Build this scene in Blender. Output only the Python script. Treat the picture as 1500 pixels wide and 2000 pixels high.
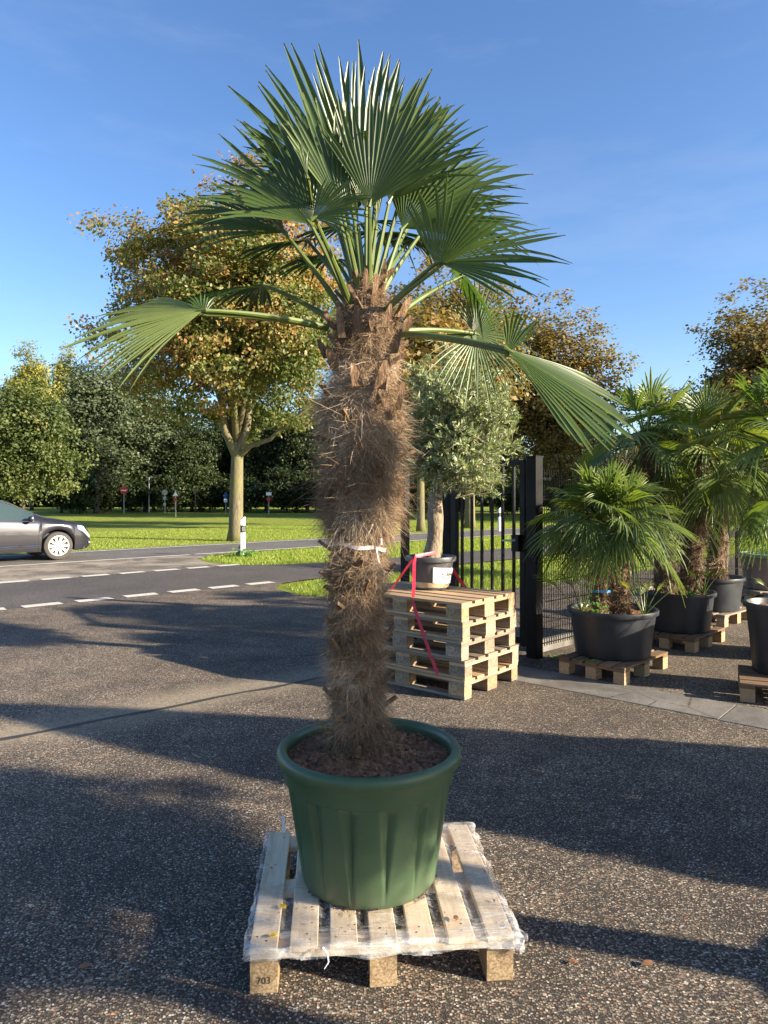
import bpy, math, random
import numpy as np
from mathutils import Vector, Matrix, noise as mnoise

for o in list(bpy.data.objects):
    bpy.data.objects.remove(o)
scene = bpy.context.scene
COL = scene.collection
R = math.radians

# ------------------------------------------------------------------ camera
CAM_H = 1.55
cam = bpy.data.cameras.new('camera')
cam.sensor_fit = 'VERTICAL'
cam.sensor_height = 36.0
cam.lens = 36.0 * 1390 / 2000
cam.shift_y = -35 / 2000
cam.clip_start = 0.05
cam.clip_end = 3000
cam_ob = bpy.data.objects.new('camera', cam)
COL.objects.link(cam_ob)
cam_ob.location = (0, 0, CAM_H)
cam_ob.rotation_euler = (R(90), 0, 0)
scene.camera = cam_ob

# ------------------------------------------------------------------ light
SUN_EL, SUN_AZ = 20.0, 109.0          # degrees; azimuth clockwise from +Y
world = bpy.data.worlds.new('World')
scene.world = world
world.use_nodes = True
wn = world.node_tree
wn.nodes.clear()
sky = wn.nodes.new('ShaderNodeTexSky')
sky.sky_type = 'NISHITA'
sky.sun_disc = False
sky.sun_elevation = R(SUN_EL)
sky.sun_rotation = R(SUN_AZ)
sky.altitude = 50
sky.air_density = 1.0
sky.dust_density = 0.8
sky.ozone_density = 3.0
bg = wn.nodes.new('ShaderNodeBackground')
bg.inputs['Strength'].default_value = 0.08
wo = wn.nodes.new('ShaderNodeOutputWorld')
hs = wn.nodes.new('ShaderNodeHueSaturation')
hs.inputs['Saturation'].default_value = 1.12
hs.inputs['Hue'].default_value = 0.507
wn.links.new(sky.outputs[0], hs.inputs['Color'])
tc = wn.nodes.new('ShaderNodeTexCoord')
mpg = wn.nodes.new('ShaderNodeMapping')
mpg.inputs['Scale'].default_value = (1.6, 1.6, 7.0)
mpg.inputs['Rotation'].default_value = (0.25, 0.1, 0.6)
cn = wn.nodes.new('ShaderNodeTexNoise')
cn.inputs['Scale'].default_value = 1.7
cn.inputs['Detail'].default_value = 7.0
cn.inputs['Roughness'].default_value = 0.6
cr_ = wn.nodes.new('ShaderNodeMapRange')
cr_.inputs['From Min'].default_value = 0.48
cr_.inputs['From Max'].default_value = 0.75
cr_.inputs['To Max'].default_value = 0.13
cm = wn.nodes.new('ShaderNodeMixRGB')
cm.inputs['Color2'].default_value = (3.3, 3.6, 4.1, 1)      # thin cirrus veil
wn.links.new(tc.outputs['Generated'], mpg.inputs[0])
wn.links.new(mpg.outputs[0], cn.inputs['Vector'])
wn.links.new(cn.outputs[0], cr_.inputs['Value'])
wn.links.new(cr_.outputs[0], cm.inputs['Fac'])
wn.links.new(hs.outputs[0], cm.inputs['Color1'])
wn.links.new(cm.outputs[0], bg.inputs[0])
wn.links.new(bg.outputs[0], wo.inputs[0])

sun = bpy.data.lights.new('sun', 'SUN')
sun.energy = 5.0
sun.angle = R(0.9)
sun.color = (1.0, 0.86, 0.66)
sun_ob = bpy.data.objects.new('sun', sun)
COL.objects.link(sun_ob)
TO_SUN = Vector((math.sin(R(SUN_AZ)) * math.cos(R(SUN_EL)), math.cos(R(SUN_AZ)) * math.cos(R(SUN_EL)), math.sin(R(SUN_EL))))
sun_ob.rotation_euler = TO_SUN.to_track_quat('Z', 'Y').to_euler()
sun_ob.location = (30, -10, 30)

scene.view_settings.view_transform = 'Standard'
scene.view_settings.look = 'None'
scene.view_settings.exposure = 1.75
scene.view_settings.gamma = 1.0
scene.cycles.use_denoising = True
scene.cycles.max_bounces = 6
scene.cycles.transparent_max_bounces = 12

# ------------------------------------------------------------------ helpers
F = 1390.0
YH = 965.0


def at(px, py, d):
    """point at survey distance d (m) seen at photo position px, py"""
    return Vector(((px - 750) / F * d, d, CAM_H - (py - YH) / F * d))


def gp(px, py, z=0.0):
    d = F * (CAM_H - z) / (py - YH)
    return Vector(((px - 750) / F * d, d, z))


U = Vector((0.735, 0.678, 0)).normalized()     # along the road
NV = Vector((-U.y, U.x, 0))                    # across the road, away


def st(s, t, z=0.0):
    v = U * s + NV * t
    return (v.x, v.y, z)


class MB:
    def __init__(self):
        self.v = []
        self.f = []

    def add(self, v, f):
        b = len(self.v)
        self.v += [tuple(p) for p in v]
        self.f += [tuple(i + b for i in q) for q in f]
        return self

    def box(self, c, s, rz=0.0):
        hx, hy, hz = s[0] / 2, s[1] / 2, s[2] / 2
        ca, sa = math.cos(rz), math.sin(rz)
        vs = []
        for z in (-hz, hz):
            for x, y in ((-hx, -hy), (hx, -hy), (hx, hy), (-hx, hy)):
                vs.append((c[0] + x * ca - y * sa, c[1] + x * sa + y * ca, c[2] + z))
        return self.add(vs, [(0, 3, 2, 1), (4, 5, 6, 7), (0, 1, 5, 4), (1, 2, 6, 5), (2, 3, 7, 6), (3, 0, 4, 7)])

    def tube(self, pts, rad, n=8, cap=True):
        pts = [Vector(p) for p in pts]
        if not isinstance(rad, (list, tuple)):
            rad = [rad] * len(pts)
        vs, fs = [], []
        prev = None
        for i, p in enumerate(pts):
            a = pts[max(i - 1, 0)]
            b = pts[min(i + 1, len(pts) - 1)]
            t = (b - a).normalized()
            if prev is None:
                x = t.cross(Vector((0.3, 0.9, 0.2)))
                if x.length < 1e-3:
                    x = t.cross(Vector((1, 0, 0)))
            else:
                x = prev - t * prev.dot(t)
            x.normalize()
            prev = x
            y = t.cross(x)
            for k in range(n):
                an = 2 * math.pi * k / n
                vs.append(p + (x * math.cos(an) + y * math.sin(an)) * rad[i])
        for i in range(len(pts) - 1):
            for k in range(n):
                k2 = (k + 1) % n
                fs.append((i * n + k, i * n + k2, (i + 1) * n + k2, (i + 1) * n + k))
        if cap:
            fs.append(tuple(range(n))[::-1])
            fs.append(tuple(range((len(pts) - 1) * n, len(pts) * n)))
        return self.add(vs, fs)

    def lathe(self, prof, n=48, c=(0, 0, 0), rfun=None):
        vs, fs = [], []
        for i, (r, z) in enumerate(prof):
            for k in range(n):
                a = 2 * math.pi * k / n
                rr = r if rfun is None else rfun(i, r, z, a)
                vs.append((c[0] + rr * math.cos(a), c[1] + rr * math.sin(a), c[2] + z))
        for i in range(len(prof) - 1):
            for k in range(n):
                k2 = (k + 1) % n
                fs.append((i * n + k, i * n + k2, (i + 1) * n + k2, (i + 1) * n + k))
        return self.add(vs, fs)

    def mesh(self, name):
        m = bpy.data.meshes.new(name)
        m.from_pydata(self.v, [], self.f)
        m.update()
        return m

    def build(self, name, material, parent=None, smooth=False, loc=None, bevel=0):
        return obj(name, self.mesh(name), material, parent, smooth, loc, bevel)


def obj(name, mesh, material=None, parent=None, smooth=False, loc=None, bevel=0):
    o = bpy.data.objects.new(name, mesh)
    COL.objects.link(o)
    if material is not None and len(mesh.materials) == 0:
        mesh.materials.append(material)
    if parent is not None:
        o.parent = parent
    if loc is not None:
        o.location = loc
    if smooth:
        mesh.polygons.foreach_set('use_smooth', [True] * len(mesh.polygons))
        try:
            mesh.set_sharp_from_angle(angle=R(40))
        except Exception:
            pass
    if bevel:
        b = o.modifiers.new('bevel', 'BEVEL')
        b.width = bevel
        b.segments = 2
        b.limit_method = 'ANGLE'
    return o


def empty(name, loc, rz=0.0):
    o = bpy.data.objects.new(name, None)
    COL.objects.link(o)
    o.empty_display_size = 0.1
    o.location = loc
    o.rotation_euler = (0, 0, rz)
    return o


def tag(o, label=None, cat=None, group=None, kind=None):
    if label:
        o['label'] = label
    if cat:
        o['category'] = cat
    if group:
        o['group'] = group
    if kind:
        o['kind'] = kind
    return o


def np_mesh(name, V, loops_per_face, nfaces, material, attrs=None, idx=None):
    """fast mesh: faces of equal size; V (n,3); idx loop indices (default sequential)"""
    V = np.asarray(V, dtype=np.float32)
    m = bpy.data.meshes.new(name)
    m.vertices.add(len(V))
    m.vertices.foreach_set('co', V.ravel())
    if idx is None:
        idx = np.arange(nfaces * loops_per_face)
    m.loops.add(len(idx))
    m.loops.foreach_set('vertex_index', np.asarray(idx, dtype=np.int32))
    m.polygons.add(nfaces)
    m.polygons.foreach_set('loop_start', np.arange(nfaces, dtype=np.int32) * loops_per_face)
    m.polygons.foreach_set('loop_total', np.full(nfaces, loops_per_face, dtype=np.int32))
    m.update(calc_edges=True)
    for k, a in (attrs or {}).items():
        at_ = m.attributes.new(k, 'FLOAT', 'POINT')
        at_.data.foreach_set('value', np.asarray(a, dtype=np.float32))
    if material:
        m.materials.append(material)
    return m


# ------------------------------------------------------------------ materials
class NT:
    def __init__(self, name):
        self.m = bpy.data.materials.new(name)
        self.m.use_nodes = True
        self.t = self.m.node_tree
        self.t.nodes.clear()
        self.out = self.t.nodes.new('ShaderNodeOutputMaterial')

    def n(self, typ, ins=None, **kw):
        nd = self.t.nodes.new('ShaderNode' + typ)
        for k, v in kw.items():
            setattr(nd, k, v)
        for k, v in (ins or {}).items():
            s = nd.inputs[k]
            if isinstance(v, bpy.types.NodeSocket):
                self.t.links.new(v, s)
            else:
                if isinstance(v, (tuple, list)) and len(v) == 3 and s.type == 'RGBA':
                    v = (*v, 1)
                s.default_value = v
        return nd

    def coord(self, kind='Object', scale=(1, 1, 1), rot=(0, 0, 0)):
        c = self.n('TexCoord')
        mp = self.n('Mapping', {'Vector': c.outputs[kind], 'Scale': scale, 'Rotation': rot})
        return mp.outputs[0]

    def pos(self):
        return self.n('NewGeometry').outputs['Position']

    def noise(self, vec, scale, detail=4, rough=0.55, dist=0.0):
        return self.n('TexNoise', {'Vector': vec, 'Scale': scale, 'Detail': detail, 'Roughness': rough, 'Distortion': dist}).outputs[0]

    def voro(self, vec, scale, feature='F1', out='Distance', rnd=1.0):
        return self.n('TexVoronoi', {'Vector': vec, 'Scale': scale, 'Randomness': rnd}, feature=feature).outputs[out]

    def ramp(self, fac, stops, interp='LINEAR'):
        r = self.n('ValToRGB', {'Fac': fac})
        r.color_ramp.interpolation = interp
        el = r.color_ramp.elements
        while len(el) < len(stops):
            el.new(0.5)
        for e, (p, c) in zip(el, stops):
            e.position = p
            e.color = (*c, 1) if len(c) == 3 else c
        return r.outputs[0]

    def val(self, fac, lo, hi, a=0.0, b=1.0):
        return self.n('MapRange', {'Value': fac, 'From Min': lo, 'From Max': hi, 'To Min': a, 'To Max': b}).outputs[0]

    def mix(self, fac, a, b, blend='MIX'):
        m = self.n('MixRGB', {'Fac': fac, 'Color1': a, 'Color2': b}, blend_type=blend)
        return m.outputs[0]

    def math(self, op, a, b=0.0):
        return self.n('Math', {0: a, 1: b}, operation=op).outputs[0]

    def attr(self, name):
        return self.n('Attribute', attribute_name=name).outputs['Fac']

    def bump(self, h, strength=0.5, dist=0.01, normal=None):
        ins = {'Height': h, 'Strength': strength, 'Distance': dist}
        if normal is not None:
            ins['Normal'] = normal
        return self.n('Bump', ins).outputs[0]

    def pbr(self, color, rough=0.6, normal=None, metal=0.0, spec=0.5, **kw):
        ins = {'Base Color': color, 'Roughness': rough, 'Metallic': metal, 'Specular IOR Level': spec}
        ins.update(kw)
        if normal is not None:
            ins['Normal'] = normal
        b = self.n('BsdfPrincipled', ins)
        return b.outputs[0]

    def done(self, shader):
        self.t.links.new(shader, self.out.inputs['Surface'])
        return self.m


def m_plain(name, col, rough=0.5, metal=0.0, spec=0.5, var=0.15, scale=8.0, bump=0.0):
    t = NT(name)
    c = t.coord()
    n = t.noise(c, scale, 5, 0.6)
    k = t.val(n, 0.3, 0.7, 1 - var, 1 + var)
    colr = t.mix(1.0, col, t.n('CombineColor', {0: k, 1: k, 2: k}).outputs[0], 'MULTIPLY')
    nm = t.bump(t.noise(c, scale * 6, 4), bump, 0.004) if bump else None
    rr = t.val(n, 0.3, 0.7, max(rough - 0.08, 0.03), min(rough + 0.1, 1))
    return t.done(t.pbr(colr, rr, nm, metal, spec))


def m_asphalt():
    t = NT('asphalt_coarse')
    p = t.pos()
    warp = t.n('VectorMath', {0: p, 1: t.n('VectorMath', {0: t.n('TexNoise', {'Vector': p, 'Scale': 60.0, 'Detail': 2.0}).outputs['Color'], 'Scale': 0.008}, operation='SCALE').outputs[0]}, operation='ADD').outputs[0]
    vor = t.n('TexVoronoi', {'Vector': warp, 'Scale': 128.0, 'Randomness': 1.0}, feature='F1')
    rnd = t.n('SeparateColor', {0: vor.outputs['Color']})
    stone = t.ramp(rnd.outputs[0], [(0.0, (.035, .033, .031)), (0.25, (.085, .075, .064)), (0.5, (.155, .131, .104)), (0.75, (.25, .208, .16)), (0.93, (.38, .33, .26)), (1.0, (.62, .59, .53))])
    hue = t.ramp(rnd.outputs[1], [(0.0, (1, 1, 1)), (0.8, (1, .96, .9)), (0.93, (1.15, .9, .7)), (0.985, (1.3, .7, .5)), (1.0, (1.3, .7, .5))])
    stone = t.mix(1.0, stone, hue, 'MULTIPLY')
    # patches of more and less worn binder
    big = t.noise(p, 0.55, 5, 0.6)
    big2 = t.noise(p, 3.2, 4, 0.6)
    expo = t.math('ADD', t.math('MULTIPLY', big, 0.6), t.math('MULTIPLY', big2, 0.4))
    edge = t.val(expo, 0.35, 0.68, 0.42, 0.78)
    dist = vor.outputs['Distance']
    isstone = t.n('MapRange', {'Value': t.math('SUBTRACT', edge, t.math('MULTIPLY', dist, 1.0)), 'From Min': -0.04, 'From Max': 0.10}).outputs[0]
    binder = t.mix(big2, (.03, .029, .029), (.06, .055, .05))
    col = t.mix(isstone, binder, stone)
    stain = t.noise(t.n('Mapping', {'Vector': p, 'Scale': (.5, 1.4, 1.0), 'Rotation': (0, 0, R(-40))}).outputs[0], 1.1, 6, .65)
    col = t.mix(t.val(stain, .52, .74, 0, .4), col, (.035, .033, .032))
    # fine sand
    fine = t.noise(p, 420, 2, 0.7)
    col = t.mix(t.val(fine, 0.55, 0.75, 0.0, 0.4), col, (.15, .125, .10))
    # sparse bigger pale pebbles
    v2 = t.n('TexVoronoi', {'Vector': p, 'Scale': 24.0, 'Randomness': 1.0}, feature='F1')
    sel = t.math('GREATER_THAN', t.n('SeparateColor', {0: v2.outputs['Color']}).outputs[0], 0.86)
    sel = t.math('MULTIPLY', sel, t.math('LESS_THAN', v2.outputs['Distance'], 0.16))
    col = t.mix(sel, col, t.mix(t.n('SeparateColor', {0: v2.outputs['Color']}).outputs[1], (.52, .47, .42), (.36, .29, .22)))
    # sandy dirt beside the long paving joint, driveway dirt
    sep = t.n('SeparateXYZ', {0: p})
    ln = t.math('ADD', t.math('MULTIPLY', sep.outputs[0], -0.625), t.math('MULTIPLY', sep.outputs[1], 0.781))   # across the joint
    wob = t.math('MULTIPLY', t.math('SUBTRACT', t.noise(p, 1.3, 5, 0.6), 0.5), 0.55)
    off = t.math('ADD', t.math('SUBTRACT', ln, 5.12), wob)
    sand = t.n('MapRange', {'Value': t.math('ABSOLUTE', off), 'From Min': 0.08, 'From Max': 0.42, 'To Min': 0.9, 'To Max': 0.0}).outputs[0]
    gate = t.n('MapRange', {'Value': sep.outputs[0], 'From Min': 0.2, 'From Max': 1.2, 'To Min': 1.0, 'To Max': 0.0}).outputs[0]
    sand = t.math('MULTIPLY', t.math('MULTIPLY', sand, gate), t.val(t.noise(p, 30, 4, .7), 0.3, 0.65, 0.25, 1.0))
    col = t.mix(sand, col, (.33, .28, .20))
    # farther out the surface is finer and smoother
    h = t.math('ADD', t.math('MULTIPLY', isstone, 1.0), t.math('MULTIPLY', fine, 0.25))
    nm = t.bump(h, 0.85, 0.006)
    return t.done(t.pbr(col, t.val(rnd.outputs[2], 0, 1, 0.6, 0.9), nm, spec=0.18))


def m_road(name, base, scale=120, sandy=None, bump=0.4):
    t = NT(name)
    p = t.pos()
    v = t.n('TexVoronoi', {'Vector': p, 'Scale': float(scale)}, feature='F1')
    r = t.n('SeparateColor', {0: v.outputs['Color']}).outputs[0]
    k = t.ramp(r, [(0, (.55, .55, .55)), (0.7, (1, 1, 1)), (0.95, (1.9, 1.8, 1.6)), (1, (2.6, 2.5, 2.3))])
    col = t.mix(1.0, base, k, 'MULTIPLY')
    n = t.noise(p, 0.8, 6, 0.6)
    col = t.mix(1.0, col, t.ramp(n, [(0.3, (.8, .8, .8)), (0.7, (1.25, 1.22, 1.18))]), 'MULTIPLY')
    if sandy:
        n2 = t.noise(p, 1.1, 6, 0.65, 0.4)
        col = t.mix(t.val(n2, 0.42, 0.6, 0.0, 0.9), col, sandy)
    nm = t.bump(v.outputs['Distance'], bump, 0.005)
    return t.done(t.pbr(col, 0.75, nm, spec=0.35))


def m_concrete():
    t = NT('concrete_slab')
    p = t.pos()
    n = t.noise(p, 3.0, 8, 0.65)
    col = t.ramp(n, [(0.25, (.12, .115, .11)), (0.5, (.20, .19, .175)), (0.75, (.28, .265, .24))])
    n2 = t.noise(p, 90, 4, 0.7)
    col = t.mix(t.val(n2, 0.45, 0.65, 0, 0.8), col, (.07, .065, .06))
    ck = t.n('TexVoronoi', {'Vector': p, 'Scale': 1.6}, feature='DISTANCE_TO_EDGE').outputs['Distance']
    ck2 = t.math('ADD', ck, t.math('MULTIPLY', t.math('SUBTRACT', t.noise(p, 9, 5, .7), .5), .05))
    col = t.mix(t.val(ck2, 0.0, 0.012, .85, 0.0), col, (.03, .028, .026))
    n3 = t.noise(p, 0.9, 4, 0.6)
    col = t.mix(t.val(t.noise(p, 2.2, 7, .7), 0.42, 0.62, 0, .85), col, (.085, .078, .07))
    col = t.mix(t.val(n3, 0.5, 0.72, 0, .6), col, (.22, .19, .15))
    nm = t.bump(t.math('ADD', n2, n), 0.4, 0.004)
    return t.done(t.pbr(col, 0.8, nm, spec=0.3))


def m_grass(name, a, b, c):
    t = NT(name)
    p = t.pos()
    n = t.noise(p, 0.5, 5, 0.6)
    n2 = t.noise(p, 14, 5, 0.7)
    col = t.mix(t.val(n, .35, .65), a, b)
    col = t.mix(t.val(n2, .35, .75, 0, .8), col, c)
    lv = t.n('TexVoronoi', {'Vector': p, 'Scale': 2.2}, feature='F1')
    s = t.math('MULTIPLY', t.math('LESS_THAN', lv.outputs['Distance'], 0.2), t.math('GREATER_THAN', t.n('SeparateColor', {0: lv.outputs['Color']}).outputs[0], 0.45))
    col = t.mix(t.math('MULTIPLY', s, 0.75), col, (.20, .10, .03))
    nm = t.bump(t.noise(p, 45, 4, .7), 1.0, 0.06)
    return t.done(t.pbr(col, 0.8, nm, spec=0.2))


def m_leaf(name, stops, trans=0.35, rough=0.5, spec=0.4, tip=None, vein=False, back=None, tcol=1.5):
    """stops: colour ramp over the per-leaf 'tint' attribute"""
    t = NT(name)
    col = t.ramp(t.attr('tint'), stops)
    nm = None
    if vein:
        q = t.coord('Object')
        col = t.mix(t.val(t.noise(q, 9, 4, .6), .35, .7, 0, .35), col, t.mix(1.0, col, (1.5, 1.35, .9), 'MULTIPLY'))
    if tip:
        tp = t.attr('tip')
        col = t.mix(t.val(tp, tip[0], tip[0] + 0.03), col, tip[1])
        col = t.mix(t.val(tp, tip[2], tip[2] + 0.015), col, tip[3])
    if back is not None:
        col = t.mix(t.math('MULTIPLY', t.n('NewGeometry').outputs['Backfacing'], 0.6), col, back)
    d = t.pbr(col, rough, nm, spec=spec)
    tc = t.mix(1.0, col, (tcol * 1.05, tcol * 1.05, tcol * 0.45), 'MULTIPLY')
    tr = t.n('BsdfTranslucent', {'Color': tc}).outputs[0]
    mx = t.n('MixShader', {0: trans, 1: d, 2: tr}).outputs[0]
    return t.done(mx)


def m_wood(name, cols, rough=0.75, grain=1.0, knots=True, dirt=0.3):
    t = NT(name)
    oi = t.n('ObjectInfo')
    c0 = t.n('TexCoord').outputs['Object']
    offs = t.n('CombineXYZ', {0: t.math('MULTIPLY', oi.outputs['Random'], 37.0), 1: t.math('MULTIPLY', oi.outputs['Random'], 11.0), 2: 0.0}).outputs[0]
    c = t.n('VectorMath', {0: c0, 1: offs}, operation='ADD').outputs[0]
    cs = t.n('Mapping', {'Vector': c, 'Scale': (1.6, 26.0, 26.0)}).outputs[0]
    g = t.noise(cs, 2.2, 6, 0.65, 0.6)
    cf = t.n('Mapping', {'Vector': c, 'Scale': (6.0, 190.0, 190.0)}).outputs[0]
    gf = t.noise(cf, 1.6, 3, 0.6)
    col = t.ramp(g, [(0.25, cols[0]), (0.5, cols[1]), (0.75, cols[2])])
    col = t.mix(t.val(gf, .4, .7, 0, .35 * grain), col, cols[0])
    rv = t.val(oi.outputs['Random'], 0, 1, 0.78, 1.15)
    col = t.mix(1.0, col, t.n('CombineColor', {0: rv, 1: rv, 2: rv}).outputs[0], 'MULTIPLY')
    if knots:
        kn = t.n('TexVoronoi', {'Vector': t.n('Mapping', {'Vector': c, 'Scale': (5.0, 9.0, 9.0)}).outputs[0], 'Scale': 1.0}, feature='F1').outputs['Distance']
        col = t.mix(t.val(kn, 0.03, 0.10, 0.75, 0.0), col, tuple(x * 0.35 for x in cols[0]))
    dn = t.noise(c, 7.0, 6, 0.65)
    col = t.mix(t.val(dn, .5, .75, 0, dirt), col, (.07, .06, .05))
    nm = t.bump(t.math('ADD', g, gf), 0.35 * grain, 0.003)
    return t.done(t.pbr(col, rough, nm, spec=0.25))


def m_chip(name, a, b, c):
    t = NT(name)
    oi = t.n('ObjectInfo')
    q = t.coord('Object')
    v = t.n('TexVoronoi', {'Vector': q, 'Scale': 170.0}, feature='F1')
    r = t.n('SeparateColor', {0: v.outputs['Color']}).outputs[0]
    col = t.ramp(r, [(0, a), (0.5, b), (1, c)])
    n = t.noise(q, 14, 5, .6)
    rv = t.val(oi.outputs['Random'], 0, 1, 0.75, 1.15)
    col = t.mix(1.0, col, t.n('CombineColor', {0: rv, 1: rv, 2: rv}).outputs[0], 'MULTIPLY')
    col = t.mix(t.val(n, .48, .75, 0, .6), col, tuple(x * .4 for x in a))
    nm = t.bump(r, .4, .002)
    return t.done(t.pbr(col, .85, nm, spec=.2))


def m_fibre(name, stops):
    t = NT(name)
    col = t.ramp(t.attr('tint'), stops)
    return t.done(t.pbr(col, 0.75, spec=0.2))


def m_bark(name, a, b, c, sc=(9, 9, 2.2), moss=None):
    t = NT(name)
    q = t.coord('Object', sc)
    n = t.noise(q, 2.0, 7, .68, .4)
    col = t.ramp(n, [(.25, a), (.5, b), (.75, c)])
    if moss:
        col = t.mix(t.val(t.noise(t.coord('Object'), 1.2, 4, .6), .4, .65, 0, .7), col, moss)
    nm = t.bump(n, .8, .02)
    return t.done(t.pbr(col, .85, nm, spec=.2))


MT = {}
MT['asphalt'] = m_asphalt()
MT['road'] = m_road('road_asphalt', (.115, .11, .108), 90)
MT['path'] = m_road('path_asphalt', (.075, .068, .064), 100)
MT['shoulder'] = m_road('shoulder_gravel', (.12, .105, .09), 70, (.30, .26, .20))
MT['concrete'] = m_concrete()
MT['grass'] = m_grass('meadow_grass', (.21, .26, .032), (.28, .30, .045), (.13, .19, .022))
MT['blade'] = m_leaf('grass_blade', [(0, (.12, .21, .02)), (.6, (.23, .30, .038)), (1, (.34, .34, .085))], .35)
def m_marking():
    t = NT('road_marking_paint')
    p = t.pos()
    col = t.mix(t.noise(p, 6, 4, .6), (.46, .44, .38), (.66, .64, .57))
    col = t.mix(t.val(t.noise(p, 38, 5, .75), .52, .64, 0, .8), col, (.09, .08, .075))
    return t.done(t.pbr(col, .75, t.bump(t.noise(p, 90, 3, .6), .3, .004), spec=.25))


MT['marking'] = m_marking()
MT['edge_line'] = m_plain('edge_line_paint', (.58, .55, .47), .7, var=.25, scale=6, bump=.3)
MT['seam'] = m_plain('tar_seam', (.035, .033, .032), .6, var=.3, scale=20, bump=.4)
MT['palm_leaf'] = m_leaf('palm_leaf', [(0, (.018, .042, .008)), (.5, (.040, .082, .013)), (.85, (.085, .135, .018)), (1, (.16, .20, .03))], .28, .34, .45,
                         tip=(0.955, (.26, .19, .03), 0.978, (.06, .035, .02)), vein=True, back=(.05, .08, .025), tcol=2.0)
MT['palm_leaf_pale'] = m_leaf('palm_leaf_pale', [(0, (.11, .16, .03)), (.5, (.17, .23, .045)), (1, (.27, .29, .08))], .3, .4, .5,
                              tip=(0.96, (.30, .22, .04), 0.985, (.08, .05, .025)), vein=True, back=(.16, .2, .08), tcol=1.6)
MT['palm_leaf_mid'] = m_leaf('palm_leaf_mid', [(0, (.045, .08, .02)), (.5, (.085, .135, .03)), (.85, (.14, .19, .045)), (1, (.2, .23, .06))], .3, .4, .4,
                             tip=(0.96, (.30, .22, .05), 0.985, (.08, .05, .025)), vein=True, back=(.10, .14, .055), tcol=1.8)
MT['palm_leaf_old'] = m_leaf('palm_leaf_yellowed', [(0, (.20, .19, .05)), (.5, (.30, .26, .08)), (1, (.38, .31, .13))], .3, .5, .4,
                             tip=(0.9, (.36, .26, .10), 0.97, (.16, .10, .05)), vein=True, tcol=1.4)
MT['petiole'] = m_plain('palm_petiole', (.085, .12, .022), .4, var=.25, scale=5)
MT['fibre'] = m_fibre('palm_fibre', [(0, (.055, .036, .023)), (.3, (.155, .105, .064)), (.6, (.31, .218, .135)), (.85, (.48, .36, .245)), (1, (.62, .52, .40))])
MT['core'] = m_bark('palm_trunk_core', (.05, .033, .022), (.12, .08, .05), (.22, .15, .095), (20, 20, 40))
MT['sheath'] = m_bark('leaf_base', (.08, .045, .026), (.18, .11, .064), (.34, .24, .155), (30, 30, 6))
MT['green_pot'] = None
MT['soil'] = None
MT['pale_wood'] = m_wood('pale_pallet_wood', ((.58, .43, .26), (.76, .61, .41), (.83, .71, .52)), dirt=.06)
MT['grey_wood'] = m_wood('weathered_pallet_wood', ((.13, .10, .075), (.25, .20, .15), (.36, .30, .23)), dirt=.35)
MT['tan_wood'] = m_wood('tan_pallet_wood', ((.26, .16, .08), (.44, .30, .17), (.56, .42, .27)), dirt=.25)
MT['brown_wood'] = m_wood('brown_pallet_wood', ((.10, .06, .035), (.19, .12, .07), (.28, .19, .115)), dirt=.4)
MT['chip'] = m_chip('chipboard_block', (.24, .16, .085), (.36, .255, .145), (.46, .35, .22))
MT['chip_grey'] = m_chip('chipboard_block_weathered', (.17, .13, .09), (.28, .22, .16), (.40, .33, .25))
MT['black_metal'] = m_plain('black_powder_coat', (.004, .004, .005), .5, var=.1, spec=.2)
MT['steel'] = m_plain('galvanised_steel', (.45, .46, .47), .35, metal=.8, var=.2)
MT['black_plastic'] = m_plain('black_tub_plastic', (.017, .020, .026), .42, var=.3, scale=5, spec=.5)
MT['nail'] = m_plain('nail_head', (.05, .045, .04), .5, metal=.5)
MT['red_strap'] = m_plain('red_strap', (.55, .03, .06), .5, var=.15, scale=30)
MT['paper'] = m_plain('white_paper', (.82, .82, .80), .6, var=.04)
MT['ink'] = m_plain('ink', (.03, .03, .035), .7)
MT['white_plastic'] = m_plain('white_plastic', (.80, .80, .78), .45, var=.05)
MT['black_band'] = m_plain('black_band', (.02, .02, .022), .5)
MT['grey_metal'] = m_plain('grey_metal', (.28, .29, .30), .45, metal=.4, var=.1)
MT['sign_red'] = m_plain('sign_red', (.45, .03, .03), .5)
MT['sign_blue'] = m_plain('sign_blue', (.02, .10, .35), .5)
MT['sign_yellow'] = m_plain('sign_yellow', (.6, .45, .05), .5)
MT['olive_bark'] = m_bark('olive_bark', (.10, .08, .06), (.24, .19, .135), (.40, .33, .24), (22, 22, 9))
MT['maple_bark'] = m_bark('maple_bark', (.06, .05, .035), (.14, .12, .075), (.22, .19, .12), (7, 7, 2.0), (.16, .155, .055))
MT['dark_bark'] = m_bark('dark_bark', (.035, .028, .02), (.075, .06, .042), (.13, .105, .075), (3, 3, 1))
MT['maple_leaf'] = m_leaf('maple_leaf', [(0, (.05, .075, .018)), (.25, (.12, .15, .04)), (.45, (.21, .205, .065)), (.62, (.33, .225, .085)), (.82, (.40, .195, .085)), (1, (.27, .115, .055))], .35, .5, .35)
MT['olive_leaf'] = m_leaf('olive_leaf', [(0, (.11, .145, .06)), (.5, (.24, .29, .135)), (.85, (.37, .42, .23)), (1, (.52, .56, .38))], .2, .45, .45)
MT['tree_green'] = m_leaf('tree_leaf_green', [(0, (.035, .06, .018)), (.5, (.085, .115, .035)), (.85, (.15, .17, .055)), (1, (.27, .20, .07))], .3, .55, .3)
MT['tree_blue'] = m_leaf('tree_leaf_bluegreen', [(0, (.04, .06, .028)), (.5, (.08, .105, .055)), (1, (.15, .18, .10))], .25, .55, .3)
MT['tree_yellow'] = m_leaf('tree_leaf_yellow', [(0, (.12, .13, .03)), (.5, (.24, .24, .055)), (1, (.36, .33, .09))], .35, .55, .3)
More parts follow.
